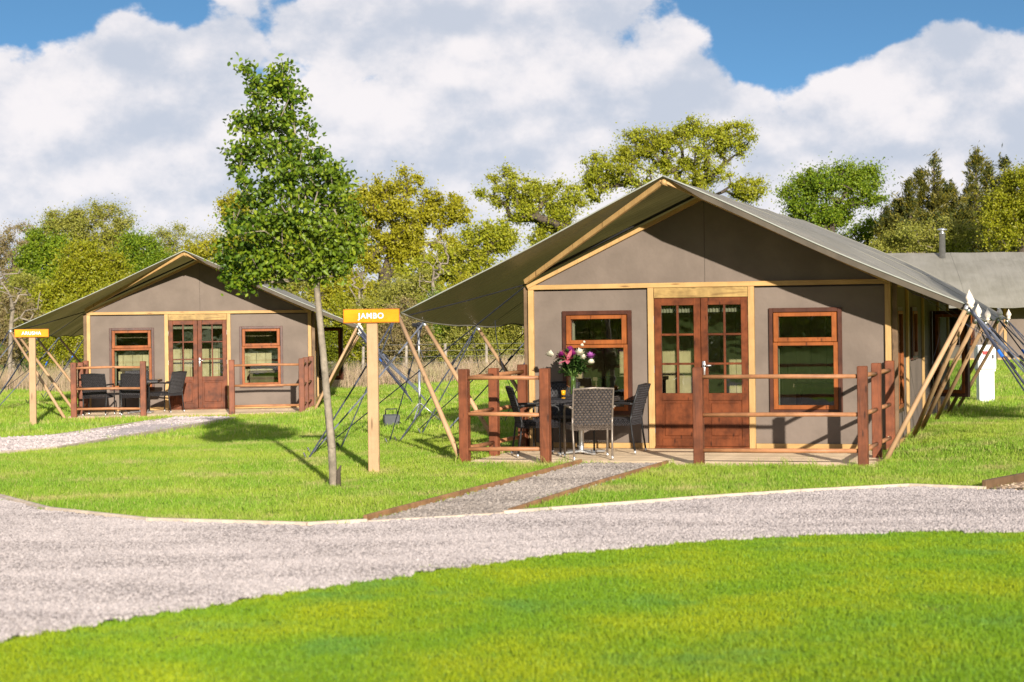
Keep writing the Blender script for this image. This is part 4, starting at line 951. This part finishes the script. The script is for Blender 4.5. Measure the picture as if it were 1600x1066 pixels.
LP = thing('lamp_stand', 'thin metal stand with small dark lamp head behind the crossing straps', 'lamp stand', (-3.78, 29.5, float(gz(-3.78, 29.5))))
m = MB(); m.tube([(0, 0, .12), (0, 0, .9)], .022, 8); m.tube([(0, 0, .9), (0, 0, 1.60)], .016, 8); m.build('pole', metal, LP, True)
for k in range(3):
    a = R(20 + 120 * k); m = MB(); m.tube([(0, 0, .35), (.38 * math.cos(a), .38 * math.sin(a), .01)], .012, 6); m.build('leg', metal, LP, True)
m = MB(); m.lathe([(.05, 0), (.06, .05), (.05, .10), (.02, .12)], 10, (0, 0, 1.6)); m.bar((-.10, 0, 1.68), (.05, -.05, 1.64), .07, .06, .01); m.build('lamp_head', blackm, LP)
PB = thing('power_box', 'small dark portable power box standing on the grass by the lamp stand', 'power box', (-4.15, 28.7, float(gz(-4.15, 28.7))), R(15))
m = MB(); m.box(-.13, .13, -.10, .10, 0, .20, .015); m.build('case', mat('box_grey', (0.06, 0.065, 0.07), .6, .1), PB)
m = MB(); m.tube([(-.10, 0, .2), (-.09, 0, .29), (.09, 0, .29), (.10, 0, .2)], .012, 6); m.build('handle', blackm, PB, True)
m = MB(); m.tube([(.1, -.1, .08), (.25, -.2, .01), (.1, -.4, .01), (-.3, -.3, .01), (-.5, -.1, .01), (-.35, .2, .01)], .010, 6); m.build('cable', blackm, PB, True)

wirem = mat('fence_wire', (0.30, 0.30, 0.29), .5, .1, metal=.5); postg = mat('grey_fence_post', (0.30, 0.26, 0.21), .9, .2, 6)
WF = thing('wire_fence', 'grey post and wire fence in the tall dry grass behind the lawn', 'fence', (0, 0, 0))
fx = [-9.0, -7.6, -6.3, -5.0, -3.7, -2.4, -1.0, .4]
for x in fx:
    g = float(gz(x, 56)); m = MB(); m.tube([(x, 56, g - .1), (x + random.uniform(-.03, .03), 56, g + 1.15)], .045, 7); m.build('post', postg, WF)
for z in (.2, .4, .6, .8, 1.0):
    m = MB(); m.tube([(x, 55.96, z + random.uniform(-.01, .01)) for x in fx], .005, 4); m.build('wire', wirem, WF)

# ------------------------------------------------------------------ trees
def fastmesh(name, V, Q, m, smooth=False):
    me = bpy.data.meshes.new(name); n, k = len(Q), Q.shape[1]
    me.vertices.add(len(V)); me.vertices.foreach_set('co', V.astype(np.float32).ravel())
    me.loops.add(n * k); me.loops.foreach_set('vertex_index', Q.astype(np.int32).ravel())
    me.polygons.add(n); me.polygons.foreach_set('loop_start', np.arange(0, n * k, k, dtype=np.int32)); me.polygons.foreach_set('loop_total', np.full(n, k, np.int32))
    me.materials.append(m); me.update(calc_edges=True); me.validate(); return me
def unit(a): return a / np.maximum(np.linalg.norm(a, axis=-1, keepdims=True), 1e-9)
def leaves(P, size, aspect, dirs=None, fold=0.0, jit=.35):
    """diamond leaves at points P (n,3), optionally along dirs; folded along the midrib"""
    n = len(P); a = unit(rng.normal(size=(n, 3))) if dirs is None else unit(dirs + jit * rng.normal(size=(n, 3)))
    b = unit(np.cross(a, rng.normal(size=(n, 3)))); c = np.cross(a, b)
    L = size * rng.uniform(.65, 1.2, (n, 1)); W_ = L * aspect
    if fold == 0:
        V = np.stack([P - a * L * .5, P + b * W_ * .5, P + a * L * .5, P - b * W_ * .5], 1).reshape(-1, 3)
        return V, np.arange(4 * n).reshape(-1, 4)
    t, e = P - a * L * .5, P + a * L * .5 + c * L * -.12
    l1, l2 = P - a * L * .18 + b * W_ * .5 + c * W_ * fold, P + a * L * .2 + b * W_ * .38 + c * W_ * fold * .6
    r1, r2 = P - a * L * .18 - b * W_ * .5 + c * W_ * fold, P + a * L * .2 - b * W_ * .38 + c * W_ * fold * .6
    V = np.stack([t, l1, l2, e, r2, r1], 1).reshape(-1, 3); o = np.arange(n)[:, None] * 6
    return V, np.concatenate([o + np.array([[0, 3, 2, 1]]), o + np.array([[0, 5, 4, 3]])], 0)

def skeleton(trunk, tr, clumps, droop=0.0, jit=.10, above=2.0):
    """join every leaf clump to the nearest lower limb; radii by pipe model. returns MB"""
    nodes = [np.array(p, float) for p in trunk]; par = [-1] + list(range(len(trunk) - 1)); cnt = None
    A = np.array(nodes); top = A[-1]; order = np.argsort(np.linalg.norm(clumps - A[len(A) // 2], axis=1)); tips = []
    depth = [0] * len(nodes)
    for i in order:
        c = clumps[i]; d = c - A; dist = np.linalg.norm(d, axis=1)
        cost = dist + above * np.maximum(0, A[:, 2] - c[2]) ; cost[0] += 5
        j = int(np.argmin(cost)); p = A[j]; L = dist[j]; k = max(1, min(4, int(L / .9) + 1)); prev = j
        new = []
        for s in range(1, k + 1):
            q = s / k; x = p + (c - p) * q
            if s < k: x = x + rng.normal(size=3) * jit * L; x[2] += .10 * L * math.sin(math.pi * q)
            nodes.append(x); par.append(prev); prev = len(nodes) - 1; new.append(x)
        A = np.vstack([A, new])
    n = len(nodes); cnt = np.zeros(n); haschild = np.zeros(n, bool)
    for i in range(n):
        if par[i] >= 0: haschild[par[i]] = True
    cnt[~haschild] = 1
    for i in range(n - 1, 0, -1): cnt[par[i]] += cnt[i]
    rad = np.maximum(tr * (cnt / cnt[0]) ** .52, tr * .10)
    return A, np.array(par), rad
def limbs(A, par, rad, sides=5):
    mb = MB()
    for i in range(1, len(A)):
        j = par[i]; mb.tube([tuple(A[j]), tuple(A[i])], [min(rad[j], rad[i] * 1.5), rad[i]], 7 if rad[i] > .05 else (4 if rad[i] < .02 else sides), False)
    return mb
def hor(u): return 500 - (u - 1000) * math.tan(R(.75))
def at(u, v, Y): return ((u - 1000) / 2700 * Y, Y, 1.7 + (hor(u) - v) / 2700 * Y)

def make_tree(name, label, cat, group, u, Y, lobes, leaf, nclump=150, per=90, csize=.55, lsize=.17, trunk_r=.28, fork=None, barkm=None, sparse=0.0, shell=.5, flat=.8, stems=1, lean=0.0, aspect=.62):
    bx, by, _ = at(u, 500, Y); bz = float(gz(bx, by)); root = thing(name, label, cat, (bx, by, bz - .1), 0, group)
    org = np.array([bx, by, bz - .1]); L = []
    for (lu, lv, ru, rv) in lobes:
        c = np.array(at(lu, lv, Y)); rx, rz = ru / 2700 * Y, rv / 2700 * Y; L.append((c - org, np.array([rx, (rx * .55 + rz * .45), rz])))
    L2 = []
    for c, r in L:   # break each lobe into uneven boughs
        L2.append((c, r * .74))
        for k in range(13):
            d = unit(rng.normal(size=3) * np.array([1, .8, 1])); f_ = rng.uniform(.16, .42); L2.append((c + d * r * (1.02 - f_), r * f_ * np.array([1.1, 1.1, 1.0])))
    L = L2
    nclump = int(nclump * 1.3)
    ar = np.array([r[0] * r[2] for _, r in L]); ar = ar / ar.sum(); C_ = []
    for (c, r), a in zip(L, ar):
        k = max(2, int(nclump * a + .5)); d = unit(rng.normal(size=(k, 3))); q = rng.uniform(shell ** 2, 1, (k, 1)) ** .5
        C_.append(c + d * q * r * .93)
    C_ = np.concatenate(C_); C_ = C_[C_[:, 2] > .35]
    cen = np.mean([c for c, _ in L], 0); zl = min(c[2] - r[2] for c, r in L)
    fz = max(.6, zl if fork is None else fork)
    if stems == 1:
        tk = [(0, 0, 0), (cen[0] * .08 + lean * .3, 0, fz * .5), (cen[0] * .3 + lean, cen[1] * .2, fz)]
        tk += [tuple(np.array(tk[-1]) * (1 - q) + np.array([cen[0], cen[1], cen[2] + .2]) * q + rng.normal(size=3) * .15) for q in (.4, .8)]
    else: tk = [(0, 0, 0), (0, 0, .25), (cen[0] * .3, 0, .6)]
    A, par, rad = skeleton(tk, trunk_r, C_, above=1.2 if stems == 1 else .6)
    limbs(A, par, rad).build('trunk', barkm or bark, root, True)
    if leaf:
        if sparse: C_ = C_[rng.random(len(C_)) > sparse]
        per = int(per * 1.55); lsize *= .72; csize *= .95
        s = csize * rng.uniform(.35, 1.2, (len(C_), 1, 1))
        P = (C_[:, None, :] + np.clip(rng.normal(size=(len(C_), per, 3)), -1.7, 1.7) * (.35 + np.minimum(rng.exponential(.6, (len(C_), per, 1)), 1.25)) * s * np.array([.5, .5, .5 * flat])).reshape(-1, 3); P = P[P[:, 2] > .05]
        V, Q = leaves(P, lsize, aspect)
        obj('crown', fastmesh('crown', V, Q, LEAF[leaf]), root)
    return root
G1 = 'trees along the back of the field'
mt = make_tree
mt('oak_tree', 'gold-leaved spreading oak behind the JAMBO sign', 'tree', G1, 590, 82, [(640, 325, 82, 60), (700, 330, 38, 32), (600, 385, 58, 45), (680, 395, 58, 38), (572, 320, 28, 28)], 'oak_gold', 210, 95, .55, .19, .32)
mt('oak_tree', 'low yellow-green oak just left of the large tent roof', 'tree', G1, 770, 74, [(755, 380, 42, 36), (712, 415, 60, 36), (788, 372, 20, 22), (660, 430, 40, 30)], 'oak_lime', 130, 85, .52, .17, .3)
mt('oak_tree', 'leaning lime-green oak rising over the left roof slope of the large tent', 'tree', G1, 890, 92, [(812, 295, 68, 32), (884, 325, 34, 42), (830, 335, 60, 25), (870, 372, 45, 25)], 'oak_lime', 140, 85, .62, .18, .34, fork=3.0)
mt('oak_tree', 'tallest oak, olive-gold, behind the ridge of the large tent', 'tree', G1, 1085, 97, [(1085, 228, 72, 50), (965, 262, 52, 38), (1010, 225, 42, 30), (1152, 215, 36, 32), (1060, 285, 90, 38), (1168, 298, 36, 20), (932, 292, 30, 26)], 'oak_lime', 260, 85, .60, .19, .36)
mt('broadleaf_tree', 'dense fresh-green round tree right of the large tent ridge', 'tree', G1, 1305, 86, [(1300, 305, 82, 50), (1255, 305, 40, 42), (1352, 300, 36, 45), (1310, 365, 85, 42)], 'green', 210, 110, .62, .17, .32)
mt('broadleaf_tree', 'bright yellow-green tree at the right edge beyond the grey roof', 'tree', G1, 1595, 72, [(1580, 345, 58, 52), (1605, 300, 50, 45), (1640, 350, 50, 60)], 'yellowgreen', 190, 130, .5, .14, .25)
mt('shrub', 'olive scrubby bush between round green tree and dark conifers', 'shrub', 'scrub along the back of the field', 1445, 76, [(1440, 368, 62, 36), (1395, 385, 36, 22), (1500, 375, 40, 30)], 'olive', 170, 60, .5, .13, .10, stems=3, barkm=bark_pale)
mt('broadleaf_tree', 'tall olive-green tree, highest on the left skyline', 'tree', G1, 140, 92, [(160, 352, 50, 38), (100, 362, 60, 34), (150, 400, 70, 40)], 'olive', 210, 95, .6, .15, .22, barkm=bark_pale)
mt('broadleaf_tree', 'brownish half-bare tree at the left edge of the picture', 'tree', G1, 20, 78, [(25, 395, 55, 62), (10, 450, 60, 60), (50, 470, 50, 50)], 'brown', 260, 70, .55, .11, .16, barkm=bark_pale)
mt('broadleaf_tree', 'small vivid green tree above the ARUSHA sign', 'tree', G1, 72, 74, [(72, 392, 34, 38), (62, 425, 44, 36), (85, 440, 30, 40)], 'green', 130, 110, .5, .16, .16)
mt('broadleaf_tree', 'bright yellow-green tree left of the distant tent roof', 'tree', G1, 135, 68, [(140, 420, 52, 48), (112, 468, 60, 44), (170, 450, 46, 44), (90, 490, 55, 35)], 'yellowgreen', 230, 110, .5, .14, .18)
mt('broadleaf_tree', 'mid-green tree directly behind the left roof slope of distant tent', 'tree', G1, 222, 77, [(226, 392, 48, 32), (205, 428, 54, 40), (250, 425, 40, 34)], 'green', 150, 110, .52, .15, .18)
mt('sapling_clump', 'thin wispy saplings on the skyline above the distant tent ridge', 'saplings', G1, 295, 96, [(285, 380, 46, 30), (345, 385, 42, 28), (300, 420, 60, 30), (250, 380, 26, 24)], 'olive', 150, 45, .55, .13, .10, stems=4, barkm=bark_pale)
mt('oak_tree', 'gold oak between the distant tent ridge and the young tree', 'tree', G1, 372, 84, [(335, 402, 52, 30), (388, 400, 42, 44), (372, 325, 26, 24), (420, 370, 50, 50)], 'oak_gold', 150, 90, .58, .18, .3)
mt('oak_tree', 'gold-leaved oak behind the slim trunk of the young tree', 'tree', G1, 505, 80, [(480, 420, 60, 45), (545, 420, 45, 45), (520, 370, 40, 40), (440, 440, 50, 40)], 'oak_gold', 160, 90, .56, .18, .3)
G2 = 'scrub along the back of the field'
hs = [(20, 61, 'brown', 'brown scrub bush at the left edge behind the dry grass'), (105, 60, 'yellowgreen', 'yellow-green bush behind the ARUSHA sign straps'), (450, 63, 'olive', 'olive bush behind the right side of the distant tent'),
      (520, 62, 'yellowgreen', 'yellow-green bush framed by young tree trunk and JAMBO sign'), (575, 64, 'olive', 'olive bush directly behind the JAMBO sign'), (630, 61, 'brown', 'brown twiggy bush just right of the JAMBO sign'),
      (685, 63, 'green', 'green bush under the gold oak limbs'), (735, 61, 'olive', 'olive bush behind the crossing straps left of the large tent'), (785, 63, 'yellowgreen', 'yellow-green bush seen below the large tent left eave'), (830, 62, 'olive', 'olive bush at the left corner post of the large tent')]
for k, (u, Y, lf, lab) in enumerate(hs):
    mt('shrub', lab, 'shrub', G2, u, Y, [(u, 500 + 6 * (k % 3), 42, 48), (u + 14, 535, 46, 34), (u - 18, 545, 40, 30)], lf, 120, 75, .42, .11, .07, stems=3, barkm=bark_pale)
for u, Y, lob, lab in [(14, 57, [(18, 455, 30, 50), (40, 470, 30, 34)], 'pale leafless sapling standing left of the ARUSHA sign'), (676, 68, [(670, 420, 22, 60), (690, 400, 16, 40)], 'pale bare stems rising under the gold oak'), (566, 66, [(562, 440, 20, 50)], 'pale bare stem between young tree and JAMBO sign')]:
    mt('bare_sapling', lab, 'sapling', 'bare saplings', u, Y, lob, None, 26, 0, .3, .1, .07, barkm=bark_pale)

us = [(455, 70, 'olive', 'olive thicket left of the young tree trunk, under the gold oaks'), (540, 69, 'oak_gold', 'gold thicket between the young tree and the JAMBO post'), (600, 71, 'olive', 'olive thicket under the spreading gold oak'), (655, 69, 'olive', 'tangled olive thicket right of the spreading gold oak trunk'), (720, 70, 'oak_gold', 'gold thicket under the low yellow-green oak'), (790, 70, 'olive', 'olive thicket hard against the large tent left roof slope'), (400, 72, 'oak_gold', 'gold thicket above the right roof slope of the distant tent'), (30, 70, 'olive', 'olive thicket behind the pale leafless sapling'), (190, 66, 'yellowgreen', 'yellow-green thicket behind the distant tent left eave')]
for k, (u, Y, lf, lab) in enumerate(us):
    mt('thicket', lab, 'thicket', G2, u, Y, [(u, 458 + 5 * (k % 3), 46, 40), (u + 16, 490, 44, 34), (u - 22, 480, 40, 38)], lf, 130, 70, .46, .13, .08, stems=3, barkm=bark_pale)

def conifer(label, u, vtop, half, Y, seed):
    bx, by, _ = at(u, 500, Y); bz = float(gz(bx, by)); root = thing('conifer_tree', label, 'conifer', (bx, by, bz - .1), 0, 'dark conifers beyond the grey roof')
    H = at(u, vtop, Y)[2] - bz; Rm = half / 2700 * Y; rg = np.random.default_rng(seed)
    mb = MB(); mb.tube([(0, 0, 0), (.05, 0, H * .5), (0, 0, H * .96)], [.26, .16, .02], 8, False)
    Ps, Ds = [], []
    lead = [(0, 0, 0, H, Rm * .42)]
    for k in range(13):
        a = rg.uniform(0, 6.283); rr = Rm * rg.uniform(.25, .95); lead.append((rr * math.cos(a), rr * math.sin(a), H * .10, H * (1 - .46 * (rr / Rm) ** 1.2 * rg.uniform(.6, 1.2)), Rm * rg.uniform(.42, .66)))
    for (lx, ly, z0_, hh, R_) in lead:
        mb.tube([(0, 0, max(.3, hh * .25)), (lx * .8, ly * .8, hh * .55), (lx, ly, hh)], [.07, .05, .012], 5, False)
        for k in range(64):
            q = rg.uniform(.22, 1.0); zc = hh * q; a = rg.uniform(0, 6.283); Rr = R_ * (1 - q) ** .7 * rg.uniform(.5, 1.5) + .06
            sx, sy = lx * min(1, q + .25), ly * min(1, q + .25); st_ = np.array([sx, sy, zc]); e = st_ + np.array([math.cos(a) * Rr, math.sin(a) * Rr, Rr * .35])
            n = 58; t = rg.uniform(.0, 1.15, (n, 1)); c = st_ + (e - st_) * t + rg.normal(size=(n, 3)) * .15 * (1.35 - t)
            Ps.append(c); Ds.append(np.tile(unit(e - st_) + np.array([0, 0, .45]), (n, 1)))
    mb.build('trunk', bark, root, True)
    V, Q = leaves(np.concatenate(Ps), .26, .20, np.concatenate(Ds)); obj('crown', fastmesh('crown', V, Q, LEAF['conifer']), root)
conifer('dark conifer, leftmost of the group beyond the grey roof', 1462, 236, 84, 84, 1)
conifer('tallest dark conifer in the middle of the group at right', 1528, 226, 92, 88, 2)
conifer('dark conifer partly hidden behind the yellow-green tree at right', 1572, 246, 84, 82, 3)
conifer('small drooping dark conifer beside the round green tree', 1424, 282, 64, 80, 4)

# the young tree on the lawn
YT = (-3.23, 18.09)
def young_tree(name, label, loc):
    root = thing(name, label, 'tree', loc, 0, 'young staked trees along the road')
    px_ = lambda u, v: ((u - 521) / 149.3, (760 - v) / 149.3)
    tk = [(521, 762), (519, 700), (514, 640), (508, 560), (503, 500), (497, 430), (490, 370), (482, 300), (470, 220), (460, 150), (450, 105)]
    trunk = [(px_(u, v)[0], 0.012 * math.sin(v * .05), px_(u, v)[1]) for u, v in tk]
    blobs = [(398, 110, 5), (408, 126, 8), (452, 100, 11), (440, 122, 17), (422, 150, 22), (458, 145, 20), (398, 190, 27), (445, 190, 30), (484, 205, 16), (390, 232, 18), (432, 238, 32), (482, 245, 28), (508, 248, 14),
             (450, 285, 34), (502, 280, 30), (528, 272, 18), (380, 268, 10), (408, 300, 24), (442, 332, 34), (492, 322, 36), (535, 312, 26), (382, 345, 26), (420, 372, 36), (480, 367, 38), (530, 357, 32), (556, 345, 16),
             (370, 392, 24), (410, 406, 32), (460, 406, 34), (512, 396, 34), (550, 392, 20), (386, 428, 20), (430, 428, 20), (364, 424, 12), (494, 424, 20), (536, 418, 18), (392, 446, 8)]
    C_ = []; wid = lambda v: np.interp(v, [90, 200, 300, 380, 440], [.12, .42, .62, .68, .40])
    for (u, v, r) in blobs:
        x, z = px_(u, v); rr = r / 149.3; off = abs(u - np.interp(v, [90, 440], [440, 465])) / 149.3
        dep = math.sqrt(max(.01, wid(v) ** 2 - off ** 2))
        for yc in ([0] if r < 17 else [-dep * .75, dep * .75, rng.uniform(-.3, .3) * dep]):
            n_ = max(2, int(rr * 26))
            for _ in range(n_):
                dd = unit(rng.normal(size=3)) * rng.uniform(.3, 1) ** .5 * rr * np.array([.95, 1.2, .85])
                C_.append(np.array((x, yc + rng.normal() * .05, z)) + dd)
    C_ = np.array(C_)
    A, par, rad = skeleton(trunk, .050, C_, jit=.07, above=3.0)
    rad[:6] = np.linspace(.046, .033, 6)
    limbs(A, par, rad, 6).build('trunk', bark_pale, root, True)
    s = rng.uniform(.7, 1.3, (len(C_), 1, 1)) * .058
    P = (C_[:, None, :] + rng.normal(size=(len(C_), 42, 3)) * s * np.array([1, 1, .8])).reshape(-1, 3)
    V, Q = leaves(P, .058, .62, np.tile(np.array([0., 0, -.55]), (len(P), 1)), .22, 1.0)
    obj('crown', fastmesh('crown', V, Q, LEAF['young']), root)
    b = MB()
    b.tube([(.055, -.03, -.05), (.06, -.035, .16), (.085, -.03, .22)], [.030, .022, .008], 7); b.build('root_sucker', bark, root, True)
    return root
yt = young_tree('young_tree', 'slim young broadleaf tree on the lawn between the two tents', (YT[0], YT[1], 0))
soilm = mat('bare_soil', (0.34, 0.22, 0.12), .95, .2, 10, bump=.5, bscale=40, col2=(0.20, 0.12, 0.06))

make_tree('roadside_tree', 'broadleaf tree just outside the right edge that shades the lawn by the cabinet', 'tree', 'trees beside the road', 1000 + 9.4 / 14 * 2700, 14, [(1000 + 9.4 / 14 * 2700, -190, 350, 320), (1000 + 9.0 / 14 * 2700, -20, 280, 240)], 'green', 150, 90, .5, .12, .14)

def worn(x, y, rx, ry):
    mb = MB(); n = 22; rg = random.Random(x * 7 + y); vs = [(x, y, float(gz(x, y)) + .004)]
    for k in range(n):
        a = 6.283 * k / n; r = rg.uniform(.6, 1.15); px, py = x + rx * r * math.cos(a), y + ry * r * math.sin(a); vs.append((px, py, float(gz(px, py)) - .004))
    mb.add(vs, [(0, k + 1, (k + 1) % n + 1) for k in range(n)]); tag(mb.build('bare_soil', soilm), kind='structure')
worn(YT[0] + .14, YT[1] - .05, .30, .22); worn(-3.06, 19.7, .14, .12); worn(-2.05, 20.6, .35, .25); worn(-4.2, 26.2, .8, .3); worn(-3.4, 30.5, 1.2, .3); worn(2.95, 20.6, .25, .3)

# trees behind the photographer, mirrored in the windows
back = rng.uniform([-70, -62, 0], [70, -46, 5.5], (5200, 3)); back[:, 2] *= (.55 + .45 * np.sin(back[:, 0] * .35) ** 2)
V, Q = leaves((back[:, None, :] + rng.normal(size=(5200, 8, 3)) * .6).reshape(-1, 3), .6, .7)
tag(obj('far_wood', fastmesh('far_wood', V, Q, LEAF['green'])), 'belt of green trees across the field, mirrored in the tent windows', 'trees', kind='stuff')
